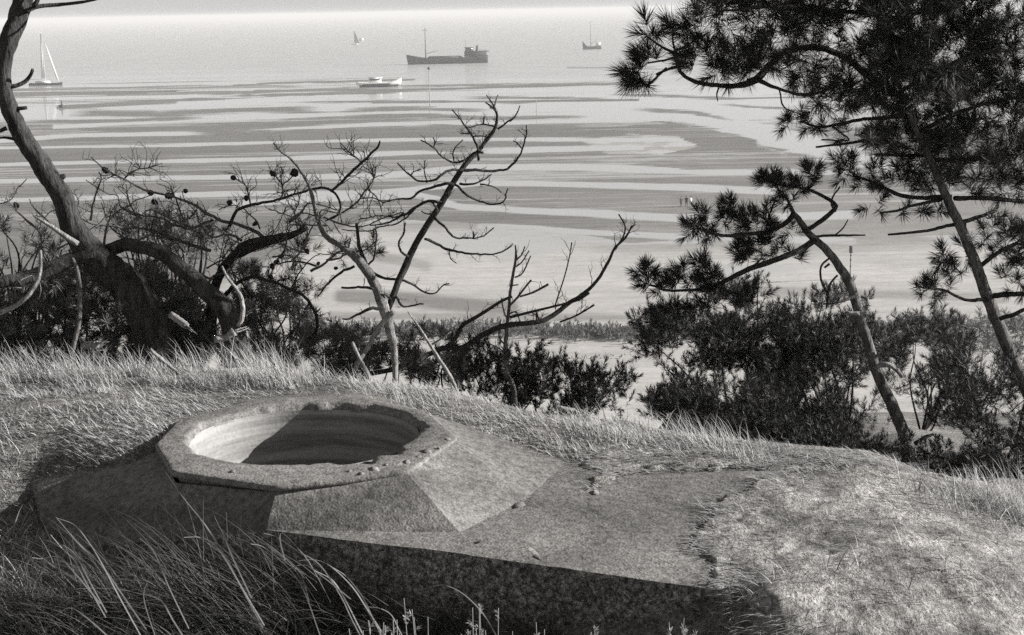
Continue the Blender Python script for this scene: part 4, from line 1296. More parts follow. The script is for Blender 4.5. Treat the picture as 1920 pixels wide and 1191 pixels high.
YF = 7.9
b = base_on_ground(694, 712, YF)
t = thing("fallen_branch", "long dead branch lying low behind the crest, its tip curling up far right", "branch", b)
mb = MB(); S = limb(mb, trace([(690, 702, 9), (730, 695, 10), (768, 682, 10), (800, 666, 10), (836, 652, 11), (868, 652, 11), (900, 632, 11), (940, 613, 11), (985, 608, 10), (1022, 600, 10), (1060, 572, 9), (1108, 538, 7), (1138, 496, 6), (1153, 464, 5), (1172, 446, 4), (1184, 424, 3)], YF, jit=.008, step=.025), 8, .12, .001); twiglets(mb, S, 14, .12, .0024, .8, 2, .3, .6); mb.build("main_branch", M_DEAD, t)
for pts, w_ in [([(1153, 466), (1168, 445), (1172, 424), (1160, 402)], (4, 2)), ([(1064, 568), (1085, 562), (1104, 550)], (6, 5)), ([(1050, 604), (1080, 592), (1114, 572)], (4, 4)), ([(956, 595), (1000, 584), (1053, 571), (1070, 566)], (6, 4)), ([(868, 608), (884, 600), (910, 584), (940, 565), (960, 556)], (9, 6)), ([(836, 650), (850, 640), (868, 608)], (6, 8)),
                ([(1176, 440), (1186, 424), (1192, 421)], (3, 2)), ([(1040, 575), (1058, 520), (1068, 480), (1072, 455)], (2, 2)), ([(1010, 600), (1006, 585), (1006, 606)], (3, 2))]:
    mb = MB(); S = limb(mb, trace(pts, YF, (max(w_[0], 3.2), max(w_[1], 2.6)), jit=.015, step=.02), 6, .1); twiglets(mb, S, 5, .10, .002, .7, 2, .1, .6); mb.build("side_branch", M_DEAD, t)

for pts, Y_, lab, m_ in [
    ([(76, 470, 6), (77, 505, 7), (70, 530, 8), (52, 556, 8), (28, 574, 9), (0, 587, 10), (-40, 600, 10)], 7.3, "pale curved dead branch sweeping down to the left edge below the leaning trunk", M_DEADP),
    ([(136, 484, 6), (145, 510, 8), (150, 560, 9), (149, 605, 9), (140, 640, 9), (128, 690, 8), (124, 715, 8)], 7.4, "thin upright grey dead stem left of the leaning trunk's base", M_TWIG),
    ([(282, 655, 6), (298, 668, 7), (320, 688, 7), (345, 712, 6)], 7.0, "short grey broken stick poking out of the grass below the leaning trunk", M_DEADP),
    ([(416, 500, 4), (428, 522, 5), (444, 542, 6), (454, 562, 8), (455, 592, 9), (446, 612, 7)], 7.35, "pale barkless stem hooked round the foot of the arching limb", M_DEADP),
]:
    b = base_on_ground(pts[-1][0], pts[-1][1], Y_)
    t = thing("dead_stick", lab, "dead stick", b)
    mb = MB(); S = limb(mb, trace(pts, Y_, step=.02), 8, .1, .001); mb.build("stick", m_, t)
    if len(pts) > 6:
        for _ in range(3):
            mb = MB(); twiglets(mb, S, 1, .12, .0035, .2, 1); mb.build("twig", m_, t)
for pts, Y_, w_, lab in [([(320, 590), (350, 612)], 7.05, 13, "bleached splintered log end left of the arching limb's foot"), ([(402, 636), (422, 634), (440, 622)], 7.0, 16, "bleached broken log piece right at the arching limb's foot"),
                         ([(1040, 764), (1062, 768), (1096, 775)], 6.95, 8, "small white broken stick lying in front of the low dark pine"), ([(155, 648), (182, 646)], 7.1, 16, "pale wood lump in the dark scrub left of the leaning trunk")]:
    b = base_on_ground(pts[0][0], pts[0][1], Y_)
    t = thing("broken_log", lab, "broken wood", b)
    mb = MB(); S = trace([(x, y, w_ * (.7 + .5 * RNG.random())) for x, y in pts], Y_, step=.015); limb(mb, S, 9, .35, .001); mb.build("wood", M_DEADP, t)
    mb = MB()
    for _ in range(5):
        v = S[-1, :3] - S[0, :3]; v /= np.linalg.norm(v); e = S[-1, :3] + RNG.normal(size=3) * .008
        mb.tube([e - v * .03, e + v * .015, e + v * (.03 + .04 * RNG.random()) + RNG.normal(size=3) * .006], [.006, .004, .001], 5)
    mb.build("splinters", M_DEADP, t)

# --- tall pine on the right ---------------------------------------------------------------
YT = 8.5
b = base_on_ground(1990, 860, YT + .2)
tp = thing("tall_pine", "tall pine on the right leaning left, its dark long-needled crown filling the top corner", "tree", b)
mb = MB()
S = trace([(2040, 1010, 32.4, .2), (1985, 860, 29.2, .2), (1940, 755, 27.0, .15), (1905, 680, 25.4, .1), (1872, 600, 23.8, .05), (1842, 520, 21.6, 0), (1808, 440, 18.9, 0), (1775, 365, 16.2, -.02), (1740, 290, 13.0, -.05), (1708, 220, 9.7, -.08), (1680, 140, 8.1, -.1), (1655, 40, 6.5, -.1), (1640, -80, 4.9, -.1), (1630, -200, 2.7, -.1)], YT, step=.03)
mb.tube(knot(S, .0015)[:, :3], S[:, 3], 16, True, .08); mb.build("trunk", M_BARKP, tp)
TB = [
    [(1690, 180, 15), (1640, 150, 14), (1580, 105, 13), (1530, 90, 12), (1480, 95, 12), (1450, 120, 13), (1420, 148, 16), (1390, 160, 12), (1345, 158, 9), (1300, 150, 8), (1278, 135, 7), (1270, 110, 7), (1262, 98, 6), (1240, 86, 5), (1215, 70, 4)],
    [(1420, 148, 10), (1455, 165, 6), (1500, 178, 6), (1540, 172, 5), (1580, 140, 4)], [(1272, 125, 6), (1255, 128, 5), (1230, 140, 4)], [(1270, 108, 5), (1262, 82, 4), (1262, 55, 3)], [(1262, 98, 5), (1290, 85, 4), (1330, 60, 3)],
    [(1700, 215, 12), (1660, 222, 8), (1620, 225, 7), (1570, 235, 6), (1535, 240, 5), (1500, 228, 4)], [(1660, 245, 7), (1620, 262, 6), (1580, 270, 5), (1530, 276, 4)], [(1560, 238, 4), (1590, 262, 3), (1540, 262, 3)],
    [(1785, 370, 12), (1730, 372, 8), (1690, 368, 8), (1640, 345, 6), (1600, 330, 5)], [(1765, 375, 7), (1720, 385, 6), (1680, 395, 5), (1650, 400, 3)], [(1812, 422, 10), (1780, 424, 7), (1740, 434, 6), (1665, 440, 4)], [(1800, 418, 9), (1830, 408, 8), (1868, 394, 5)],
    [(1790, 372, 10), (1850, 373, 9), (1930, 378, 8), (2010, 380, 5)], [(1862, 555, 11), (1900, 552, 10), (1950, 550, 7)], [(1850, 562, 9), (1810, 562, 6), (1770, 545, 5), (1740, 540, 3)], [(1875, 598, 9), (1910, 585, 8), (1960, 560, 6)],
    [(1660, 60, 8), (1720, 20, 7), (1800, -20, 6), (1880, -50, 4)], [(1690, 170, 9), (1760, 130, 8), (1840, 100, 7), (1920, 90, 5)], [(1720, 250, 10), (1790, 215, 8), (1870, 190, 7), (1950, 180, 5)], [(1740, 300, 9), (1810, 300, 8), (1880, 290, 6)], [(1740, 290, 8), (1690, 290, 7), (1640, 290, 5)],
    [(1655, 30, 8), (1560, 20, 7), (1450, 10, 6), (1340, 20, 4)], [(1645, -60, 7), (1560, -120, 6), (1450, -140, 4)], [(1640, -80, 7), (1760, -150, 5), (1850, -200, 4)], [(1836, 500, 9), (1880, 470, 8), (1940, 440, 5)],
    [(1250, 128, 5), (1228, 148, 4), (1212, 164, 3)], [(1270, 108, 5), (1245, 112, 4), (1215, 118, 3)], [(1352, 158, 3), (1344, 175, 3), (1346, 190, 2)], [(1462, 170, 3), (1470, 200, 3), (1500, 215, 2)],
]
for k, pts in enumerate(TB):
    mb = MB(); S = limb(mb, trace(pts, YT, jit=.02, step=.025), 7, .15, .0015); mb.build("branch", M_DEAD, tp)
tuft = [(1222, 66, 34, 5), (1200, 135, 30, 6), (1222, 112, 30, 5), (1210, 160, 30, 5), (1262, 52, 16, 2), (1300, 60, 30, 4), (1305, 118, 26, 4), (1318, 100, 30, 4), (1345, 130, 26, 4)]
big = []
REG = [(1285, 20), (1300, -60), (2060, -60), (2060, 360), (1960, 372), (1900, 356), (1800, 366), (1760, 352), (1700, 330), (1660, 300), (1625, 262), (1610, 238), (1560, 205), (1500, 182), (1470, 160), (1440, 135), (1400, 140), (1370, 152), (1340, 140), (1330, 90)]
HOLES = [[(1655, 45), (1690, 15), (1770, 25), (1762, 82), (1690, 88)], [(1600, 210), (1660, 205), (1690, 220), (1640, 250), (1590, 250)], [(1410, 150), (1440, 128), (1475, 135), (1470, 160), (1430, 168)], [(1515, 82), (1555, 82), (1560, 108), (1510, 115)], [(1600, 60), (1650, 60), (1650, 82), (1605, 82)], [(1265, 92), (1300, 80), (1320, 96), (1290, 140), (1270, 132)], [(1340, 85), (1362, 80), (1362, 108), (1340, 110)]]
pp = rnd_in_poly(REG, 780)
keep = np.ones(len(pp), bool)
for h in HOLES: keep &= ~inpoly(pp[:, 0], pp[:, 1], h)
for x_, y_ in pp[keep]: big.append((x_, y_, 22, 2))
for x_, y_ in rnd_in_poly([(1300, -60), (1300, -120), (1500, -190), (1900, -190), (2080, -120), (2080, -40)], 60): big.append((x_, y_, 40, 3))
P, D = cluster_pts(tuft, YT, .08)
mb = MB(); needles(mb, P, D + np.array([-.6, 0, 0]), .07, .115, 95, (18, 68), w=.0028); 
P, D = cluster_pts(big, YT + .1, .22)
needles(mb, P, D, .04 + .08 * RNG.random(len(P)), .06 + .06 * RNG.random(len(P)), 62, (25, 80), w=.0028)
P, D = cluster_pts([(1700 + RNG.normal() * 38, RNG.uniform(-60, 205), 26, 4) for _ in range(46)], YT - .28, .08)
needles(mb, P, D, .04 + .08 * RNG.random(len(P)), .06 + .06 * RNG.random(len(P)), 62, (25, 80), w=.0028)
low = [(1490, 222, 20, 3), (1480, 232, 18, 3), (1520, 236, 24, 3), (1548, 246, 18, 2), (1590, 252, 22, 3), (1640, 262, 28, 4), (1600, 318, 30, 4), (1575, 312, 24, 4), (1640, 330, 34, 6), (1690, 335, 34, 6), (1620, 345, 26, 4), (1660, 352, 26, 4), (1588, 330, 24, 3), (1640, 385, 22, 3), (1690, 396, 18, 2), (1720, 395, 18, 2), (1750, 395, 22, 3), (1735, 352, 26, 4),
       (1780, 490, 30, 5), (1770, 478, 28, 4), (1810, 480, 30, 4), (1795, 510, 30, 4), (1740, 545, 22, 4), (1760, 545, 18, 3), (1780, 545, 14, 2), (1730, 548, 16, 3), (1850, 420, 30, 4), (1880, 440, 36, 6), (1910, 460, 40, 7), (1900, 500, 40, 7), (1890, 530, 36, 5), (1950, 480, 50, 9), (1930, 420, 36, 5), (1870, 470, 28, 4), (1845, 450, 22, 3), (1920, 530, 30, 4)]
P, D = cluster_pts(low, YT + .15, .12)
needles(mb, P, D, .06, .075, 64, (25, 78), w=.003)
mb.build("crown", M_NEEDLE, tp)

# --- small crooked pine on the right ---------------------------------------------------------
YP = 8.3
b = base_on_ground(1702, 900, YP - .2)
sp_ = thing("small_pine", "small crooked pine with bent thin trunk and sparse tufted boughs, right of centre", "tree", b)
mb = MB()
S = trace([(1700, 950, 33.0, -.25), (1700, 890, 29.0, -.2), (1701, 850, 26.4, -.15), (1690, 810, 23.8, -.1), (1665, 755, 22.4, -.05), (1641, 700, 21.1, 0), (1623, 640, 19.8, 0), (1606, 578, 18.5, 0), (1592, 530, 17.8, 0), (1566, 490, 15.8, 0), (1540, 460, 14.5, 0), (1516, 436, 13.2, 0), (1496, 410, 11.2, 0), (1486, 400, 9.2, 0)], YP, step=.025)
mb.tube(knot(S, .0015)[:, :3], S[:, 3], 14, True, .09)
mb.build("trunk", M_BARKP, sp_)
for pts in [[(1488, 403, 12), (1474, 418, 10), (1455, 428, 9), (1430, 436, 9), (1395, 438, 7), (1350, 440, 6), (1310, 430, 4)], [(1528, 450, 14), (1505, 465, 12), (1470, 482, 11), (1440, 492, 11), (1402, 505, 10), (1365, 522, 9), (1320, 540, 7), (1260, 545, 5), (1220, 535, 4)],
            [(1516, 430, 9), (1535, 418, 9), (1555, 402, 9), (1569, 386, 8), (1548, 370, 7), (1520, 358, 6), (1490, 350, 4)], [(1488, 402, 8), (1480, 385, 6), (1472, 365, 4)], [(1527, 444, 5), (1560, 442, 5), (1622, 441, 3)], [(1560, 442, 3), (1578, 430, 3), (1590, 412, 2)], [(1558, 482, 4), (1540, 500, 4), (1540, 525, 4), (1550, 545, 4), (1553, 572, 3)],
            [(1570, 516, 4), (1557, 530, 4), (1552, 550, 4), (1550, 578, 3)], [(1602, 556, 8), (1575, 565, 5), (1545, 570, 3)], [(1566, 398, 6), (1560, 376, 4), (1575, 350, 3)], [(1555, 495, 5), (1546, 502, 4)], [(1715, 832, 8), (1732, 822, 8), (1750, 814, 5)]]:
    mb = MB(); limb(mb, trace(pts, YP, jit=.02, step=.025), 7, .15, .0012); mb.build("branch", M_DEAD, sp_)
for pts in [[(1640, 692, 10), (1652, 684, 10), (1668, 684, 10), (1682, 695, 9), (1692, 708, 6)], [(1612, 588, 9), (1598, 588, 8), (1586, 586, 6)], [(1628, 664, 8), (1642, 662, 6)]]:
    mb = MB(); limb(mb, trace(pts, YP - .05, step=.02), 8, .15); mb.build("broken_stub", M_DEADP, sp_)
tf = [(1452, 345, 26, 4), (1470, 352, 28, 5), (1500, 352, 30, 5), (1520, 338, 24, 4), (1522, 325, 14, 2), (1440, 350, 22, 3), (1480, 378, 22, 3), (1545, 330, 10, 1), (1312, 415, 24, 4), (1300, 428, 22, 4), (1330, 432, 26, 4), (1375, 388, 16, 3), (1372, 405, 22, 4), (1355, 412, 18, 3), (1400, 415, 28, 5), (1430, 412, 26, 4), (1440, 425, 24, 4), (1410, 430, 24, 4), (1318, 452, 12, 1),
      (1395, 470, 26, 4), (1420, 455, 22, 3), (1438, 458, 18, 3), (1385, 480, 22, 3), (1410, 482, 22, 3), (1440, 480, 18, 2), (1484, 435, 14, 2), (1490, 485, 18, 2), (1460, 470, 14, 2), (1212, 510, 22, 5), (1220, 535, 22, 5), (1245, 540, 24, 4), (1272, 530, 20, 4), (1280, 515, 18, 3), (1300, 540, 24, 4), (1330, 518, 28, 5), (1345, 532, 26, 5), (1320, 500, 18, 3), (1340, 550, 22, 3), (1316, 492, 12, 2)]
P, D = cluster_pts([(a_, b_, c_, int(d_ * 1.7)) for a_, b_, c_, d_ in tf] + [(1240, 600, 20, 5), (1262, 585, 18, 5), (1225, 620, 18, 4), (1400, 562, 20, 5), (1420, 550, 16, 4), (1375, 575, 20, 5), (1300, 575, 22, 5), (1330, 580, 22, 5)], YP, .07)
mb = MB(); needles(mb, P, D + np.array([-.25, 0, .2]), .055, .07, 56, (22, 75), w=.003); mb.build("crown", M_NEEDLE, sp_)


# --- low dense pines and scrub ------------------------------------------------------------------
NP = M_NEEDLE2


def bush(name, label, cat, poly, base, Y, n, sh, nl, per, mat, thick=.35, up=.7, spread=(18, 60), w=.002, group=None, nb=9, stem=None, extra=None, gap=None):
    b = base_on_ground(base[0], base[1], Y)
    t = thing(name, label, cat, b, group)
    dense = mat is not NP
    n = int(n * (1.15 if dense else 2.2)); w = w * (1.3 if dense else 1.4); nl = nl * (1.1 if dense else .85); sh = sh * (1 if dense else .95)
    if not dense: spread = (24, 62)
    if dense:
        pp = rnd_in_poly(poly, n)
    else:
        cr = (.115 if sh >= .1 else .09) * FPX / Y
        cc = rnd_in_poly(poly, max(5, n // 11))
        pp = []
        for cx_, cy_ in cc:
            m_ = 11
            a_ = RNG.random(m_) * 2 * PI; r_ = cr * RNG.random(m_) ** .6
            pp.append(np.stack([cx_ + np.cos(a_) * r_ * 1.25, cy_ + np.sin(a_) * r_ * .6 - .35 * cr * (1 - (r_ / cr) ** 2)], 1))
        pp = np.concatenate(pp)
    if gap is not None:
        k = fbm(pp[:, 0] / gap, pp[:, 1] / gap, 0, 3, int(base[0])) > .41
        pp = pp[k]
    P = np.array([at(x, y, Y + RNG.normal() * thick) for x, y in pp])
    c = P.mean(0)
    D = RNG.normal(size=P.shape) * .42 + np.array([0, 0, up]) + (P - c) * .35 / (np.abs(P - c).max() + 1e-6)
    mb = MB(); needles(mb, P, D, sh * (.7 + .6 * RNG.random(len(P))), nl, per, spread, w); mb.build("crown", mat, t)
    root = b + np.array([0, 0, -.05])
    sel = RNG.choice(len(P), min(nb, len(P)), replace=False)
    trunk = MB()
    for i in sel:
        e = P[i]; m1 = root * .6 + e * .4 + RNG.normal(size=3) * .06; m2 = root * .25 + e * .75 + RNG.normal(size=3) * .05 + np.array([0, 0, .03])
        L = np.linalg.norm(e - root)
        S = spline(np.array([root, m1, m2, e]), .04)
        trunk.tube(S, np.linspace(.007 + .006 * min(L, 2), .003, len(S)), 6)
    trunk.build("trunk", M_DEAD, t)
    return t


bush("low_pine", "dense dark low pine with upright shoots, left of the small pine's trunk", "pine bush",
     [(1205, 660), (1212, 612), (1235, 590), (1262, 610), (1290, 585), (1310, 560), (1350, 580), (1385, 540), (1420, 545), (1418, 580), (1440, 620), (1470, 600), (1500, 640), (1500, 740), (1430, 725), (1370, 735), (1320, 705), (1270, 700), (1230, 690)],
     (1420, 800), 9.8, 640, .12, .045, 54, NP, .3, gap=42)
bush("low_pine", "dark bushy pine directly behind the small pine's trunk", "pine bush",
     [(1430, 620), (1460, 595), (1490, 610), (1520, 575), (1560, 565), (1600, 570), (1615, 620), (1635, 690), (1640, 760), (1620, 820), (1560, 840), (1500, 830), (1450, 780), (1420, 700)],
     (1560, 860), 9.9, 760, .12, .05, 52, NP, .35, gap=40)
bush("low_pine", "low spreading dark pine edging the crest grass below the big dark low pine", "pine bush",
     [(1200, 740), (1235, 728), (1300, 735), (1370, 742), (1440, 740), (1500, 800), (1620, 830), (1620, 880), (1480, 862), (1420, 825), (1340, 790), (1260, 785), (1205, 770)],
     (1400, 830), 8.1, 480, .10, .045, 52, NP, .25, gap=36)
bush("low_pine", "small dark pine with candle shoots around the slender dead tree's foot", "pine bush",
     [(860, 670), (890, 655), (920, 665), (945, 680), (985, 672), (1015, 665), (1040, 690), (1075, 700), (1100, 715), (1120, 705), (1165, 715), (1165, 750), (1140, 790), (1060, 785), (1000, 785), (930, 770), (880, 740), (850, 700)],
     (1000, 800), 8.4, 420, .09, .04, 50, NP, .25, gap=38)
bush("low_pine", "rounded dark pine bush right of the small pine, on the slope below", "pine bush",
     [(1650, 640), (1700, 615), (1750, 610), (1800, 615), (1812, 660), (1800, 710), (1760, 735), (1700, 738), (1655, 700)],
     (1730, 760), 12.5, 330, .14, .06, 54, NP, .4, gap=44)
bush("low_pine", "dark pine bush at the right edge below the tall pine's trunk", "pine bush",
     [(1740, 720), (1790, 690), (1850, 700), (1900, 690), (1990, 680), (2010, 900), (1920, 905), (1850, 880), (1810, 840), (1770, 800), (1735, 760)],
     (1880, 920), 8.6, 460, .12, .05, 48, NP, .35, gap=46)
bush("low_pine", "tiny dark seedling pine on the pale slope right of the small pine's foot", "pine bush",
     [(1736, 880), (1750, 850), (1765, 848), (1766, 862), (1748, 884)], (1748, 890), 7.2, 22, .06, .03, 40, NP, .03, nb=3)
bush("scrub_bush", "grey green scrub bush on the lower slope behind the rounded pine bush", "bush",
     [(1640, 620), (1690, 602), (1790, 600), (1930, 602), (2050, 610), (2050, 690), (1900, 680), (1820, 660), (1700, 650), (1640, 660)], (1820, 720), 30, 260, .3, .16, 40, M_FARLEAF, 2.0, .6, (30, 80), .008, gap=40)
bush("scrub_bush", "dark leafy scrub at the far right under the tall pine, beside the grass", "bush",
     [(1770, 905), (1810, 880), (1850, 870), (1925, 850), (1990, 860), (1990, 950), (1900, 945), (1830, 935)], (1870, 950), 6.9, 240, .07, .045, 46, NP, .15, gap=30)
bush("scrub_bush", "dark scrub between small pine's foot and the crest grass", "bush",
     [(1480, 850), (1530, 830), (1600, 830), (1680, 840), (1690, 885), (1600, 880), (1540, 876)], (1600, 885), 7.2, 150, .07, .04, 46, NP, .12, gap=26)
# left scrub
bush("scrub_bush", "dark tangled scrub filling the left edge below the leaning trunk's side branch", "bush",
     [(-80, 510), (0, 530), (70, 515), (140, 495), (200, 530), (255, 620), (290, 690), (200, 712), (60, 705), (-80, 705)], (120, 705), 8.3, 900, .07, .045, 44, M_SHRUB, .3, .4, (25, 80), .0026, gap=None, nb=30)
bush("scrub_bush", "dark scrub between leaning trunk and arching limb", "bush",
     [(225, 520), (280, 500), (330, 530), (380, 580), (420, 640), (415, 680), (330, 690), (280, 670)], (330, 690), 8.3, 430, .07, .045, 44, M_SHRUB, .2, .4, (25, 80), .0026, gap=40, nb=16)
bush("scrub_bush", "loose grey scrub right of the arching limb's foot", "bush",
     [(430, 520), (470, 500), (520, 540), (570, 570), (600, 620), (560, 690), (490, 690), (440, 670)], (510, 700), 8.6, 420, .07, .045, 40, M_FARLEAF, .3, .5, (25, 80), .0026, gap=34, nb=16)
bush("scrub_bush", "dark scrub at the dead tree's foot, left of its pale trunk", "bush",
     [(560, 640), (610, 620), (660, 625), (720, 640), (735, 700), (660, 710), (570, 715)], (640, 722), 8.3, 240, .07, .045, 44, M_SHRUB, .25, .5, (25, 80), .0026, gap=40, nb=14)
bush("scrub_bush", "dark scrub between the dead tree's trunk and the pale leaning stem", "bush",
     [(745, 640), (790, 625), (850, 640), (880, 690), (850, 730), (770, 715), (745, 700)], (800, 740), 8.3, 220, .07, .045, 44, M_SHRUB, .25, .5, (25, 80), .0026, gap=36, nb=12)
bush("scrub_bush", "thin dark needled scrub behind the arching limb, under the cone boughs", "bush",
     [(215, 410), (300, 400), (420, 430), (440, 490), (360, 500), (270, 455), (225, 450)], (330, 640), 8.9, 170, .07, .05, 40, M_SHRUB, .25, .5, (25, 80), .0024, gap=30, nb=26)
bush("scrub_bush", "thin scrub at the left edge above the side branch", "bush",
     [(-60, 440), (20, 420), (90, 440), (140, 480), (80, 505), (-60, 520)], (30, 700), 8.6, 90, .07, .05, 36, M_SHRUB, .25, .5, (25, 80), .0024, gap=26, nb=22)


# vegetation along the foot of the dunes
def far_scrub(name, label, pts, z0, n, h, spread):
    mb = MB(); P = []; D = []
    for _ in range(n):
        k = RNG.integers(0, len(pts) - 1); t_ = RNG.random()
        px = pts[k][0] + (pts[k + 1][0] - pts[k][0]) * t_; py = pts[k][1] + (pts[k + 1][1] - pts[k][1]) * t_ + RNG.normal() * spread
        o = waterline(px, py); P.append(o + np.array([0, 0, RNG.random() * .2 - .1])); D.append(RNG.normal(size=3) * .3 + np.array([0, 0, 1]))
    needles(mb, np.array(P), np.array(D), h, h * .8, 16, (15, 60), .05); o = mb.build(name, M_FARLEAF, None)
    tag(o, label, "scrub", None, "stuff")


far_scrub("shore_scrub", "grey strip of low scrub along the beach beyond the middle pines", [(560, 618), (760, 622), (900, 620), (1040, 624), (1150, 628), (1260, 624), (1400, 618), (1700, 612), (2050, 608)], 0, 2000, .5, 7)
far_scrub("drift_line", "thin dark drift line of weed on the near beach sand", [(840, 671), (1000, 674), (1100, 672), (1260, 668)], 0, 110, .12, 2)

# ------------------------------------------------------------------ grass and moss
def blades(mb, P, H, lean, az, w, curve=.6, seg=4):
    """grass blades: base points, length, lean from upright (rad), lean azimuth, width"""
    P = np.asarray(P, float); N = len(P)
    H = np.broadcast_to(H, (N,)); lean = np.broadcast_to(lean, (N,)); az = np.broadcast_to(az, (N,)); w = np.broadcast_to(w, (N,))
    dx = np.stack([np.sin(az), np.cos(az), np.zeros(N)], 1)
    sd = np.stack([np.cos(az), -np.sin(az), np.zeros(N)], 1)
    tw = RNG.normal(size=N) * .5
    sd = sd * np.cos(tw)[:, None] + dx * np.sin(tw)[:, None]
    pts = [P]; cur = P
    for k in range(seg):
        a = lean + curve * (k / max(seg - 1, 1)) * (.5 + .5 * lean)
        cur = cur + (dx * np.sin(a)[:, None] + np.array([0, 0, 1.0]) * np.cos(a)[:, None]) * (H / seg)[:, None]
        pts.append(cur)
    V = []
    for k, p in enumerate(pts[:-1]):
        ww = (w * (1 - .75 * (k / seg) ** 1.5))[:, None] * .5
        V += [p - sd * ww, p + sd * ww]
    V.append(pts[-1])
    m = 2 * seg + 1
    V = np.stack(V, 1).reshape(-1, 3)
    o = np.arange(N)[:, None] * m
    Q = [np.concatenate([o + 2 * k, o + 2 * k + 1, o + 2 * k + 3, o + 2 * k + 2], 1) for k in range(seg - 1)]
    T = np.concatenate([o + 2 * seg - 2, o + 2 * seg - 1, o + 2 * seg], 1)
    mb.add(V, np.concatenate(Q), T)


FX = shrink(foot2, -.0)
RIMP = [tuple(v[:2]) for v in Vr]
MAT1 = [(1312, 946), (1345, 935), (1395, 922), (1420, 897), (1500, 880), (1640, 872), (1740, 890), (1960, 920), (2100, 1000), (2100, 1260), (1430, 1260), (1400, 1150), (1374, 1112), (1332, 1102), (1318, 1088), (1345, 1072), (1330, 1050), (1292, 1032), (1300, 1000), (1330, 968)]
MAT2 = [(1086, 856), (1140, 846), (1300, 844), (1420, 860), (1442, 880), (1380, 884), (1300, 884), (1200, 889), (1150, 902), (1122, 924), (1078, 930), (1102, 906), (1122, 893), (1088, 878)]


def surf(x, y):
    """top of what grass stands on: dune, or the bunker roof"""
    z = ground(x, y)
    return np.where(inpoly(x, y, foot2), np.maximum(np.where(inpoly(x, y, FOOT_IN), -99, z), EYE + ZF - .002), z)


# moss and turf mats creeping over the roof: real thickness, ragged edge
def turf_mat(name, label, poly, box, thick, mat, res=.013):
    xs = np.arange(box[0], box[1], res); ys = np.arange(box[2], box[3], res)
    X, Y = np.meshgrid(xs, ys)
    inn = inpoly(X, Y, foot2)
    dout = np.where(inn, 0, polydist(X, Y, foot2 + foot2[:1]))
    gr = np.where(inpoly(X, Y, FOOT_IN), -99, ground(X, Y))
    base = np.maximum(gr, np.where(dout < .2, EYE + ZF - .002 - dout * .10 - dout ** 2 * 1.6, -99))
    px, py = project(np.stack([X, Y, base], -1).reshape(-1, 3)); px = px.reshape(X.shape); py = py.reshape(X.shape)
    rag = (fbm(X * 16, Y * 16, 0, 4, 51) - .5) * 26
    d = polydist(px, py, poly + poly[:1]) * np.where(inpoly(px, py, poly), 1, -1) + rag
    k = sstep(-1, 7, d)
    Z = base - .02 + k * (.022 + thick * (.45 + .55 * sstep(0, 60, d)) + (fbm(X * 22, Y * 22, 0, 4, 52) - .45) * .014 + (fbm(X * 70, Y * 70, 0, 2, 53) - .5) * .006)
    ny_, nx_ = X.shape
    i, j = np.meshgrid(np.arange(ny_ - 1), np.arange(nx_ - 1), indexing='ij')
    qq = np.stack([i * nx_ + j, i * nx_ + j + 1, (i + 1) * nx_ + j + 1, (i + 1) * nx_ + j], -1).reshape(-1, 4)
    kk = (k > .0).ravel()
    qq = qq[kk[qq].any(1)]
    used = np.unique(qq); re = np.full(kk.size, -1); re[used] = np.arange(len(used))
    o = mesh_np(name, np.stack([X, Y, Z], -1).reshape(-1, 3)[used], [re[qq]], mat, None, True)
    return tag(o, label, "moss", None, "stuff")


def mat_moss():
    t = NT("dry_moss_turf"); c = t.coord((1, .7, 1))
    n1 = t.noise(3.2, 7, .7, c, .8); n2 = t.noise(34, 5, .75, c, .8); n3 = t.noise(110, 4, .7, c)
    col = t.ramp(n1, [(.36, .12), (.5, .26), (.64, .46)])
    col = t.mix(1.0, col, t.ramp(n2, [(.36, .4), (.5, 1.0), (.66, 1.5)]), 'MULTIPLY')
    col = t.mix(1.0, col, t.ramp(n3, [(.34, .5), (.5, 1.0), (.66, 1.35)]), 'MULTIPLY')
    return t.fin(t.bsdf(col, .95, t.bump(t.math('ADD', n2, n3), .9, .02), .1))


M_MOSS = mat_moss()
turf_mat("roof_turf", "ragged mat of dry moss and turf creeping over the right of the concrete roof", MAT1, (.5, 2.6, 3.9, 6.3), .016, M_MOSS)
turf_mat("roof_moss", "pale moss patch along the back edge of the concrete roof", MAT2, (.1, 1.4, 5.3, 6.35), .014, M_MOSS)


def scatter(n, x0, x1, y0, y1):
    x = RNG.uniform(x0, x1, n); y = RNG.uniform(y0, y1, n)
    return x, y


def zpx(x, y):
    z = surf(x, y)
    return z, *project(np.stack([x, y, z], 1))


NORMAL_KEEP = lambda x, y: ~inpoly(x, y, foot2) & ~inpoly(x, y, RIMP)

# matted short grass, wind-laid
x, y = scatter(190000, -3.4, 3.6, 4.0, 7.6)
z, px, py = zpx(x, y)
inm = inpoly(px, py, MAT1) | inpoly(px, py, MAT2)
ok = (NORMAL_KEEP(x, y) | inm) & (y < ycrest(x) + .4) & ~((y < 4.9) & (x < .55))
dens = fbm(x * 5, y * 5, 0, 4, 61)
ok &= (RNG.random(len(x)) < np.where(inm & inpoly(x, y, foot2), .75, 1.0) * sstep(.34, .56, dens) + .10)
x, y, z = x[ok], y[ok], z[ok]
dens = dens[ok]
mb = MB()
A_ = 4.3 + (fbm(x * 2, y * 2, 0, 3, 62) - .5) * 5
blades(mb, np.stack([x, y, z - .004], 1), .022 + .05 * RNG.random(len(x)) ** 1.5, .75 + .6 * RNG.random(len(x)), A_ + RNG.normal(size=len(x)) * .7, .0030 + .002 * RNG.random(len(x)), .3, 3)
o = mb.build("matted_grass", M_MAT, None, True); tag(o, "short matted dry grass lying over the dune top around the bunker", "grass", None, "stuff")

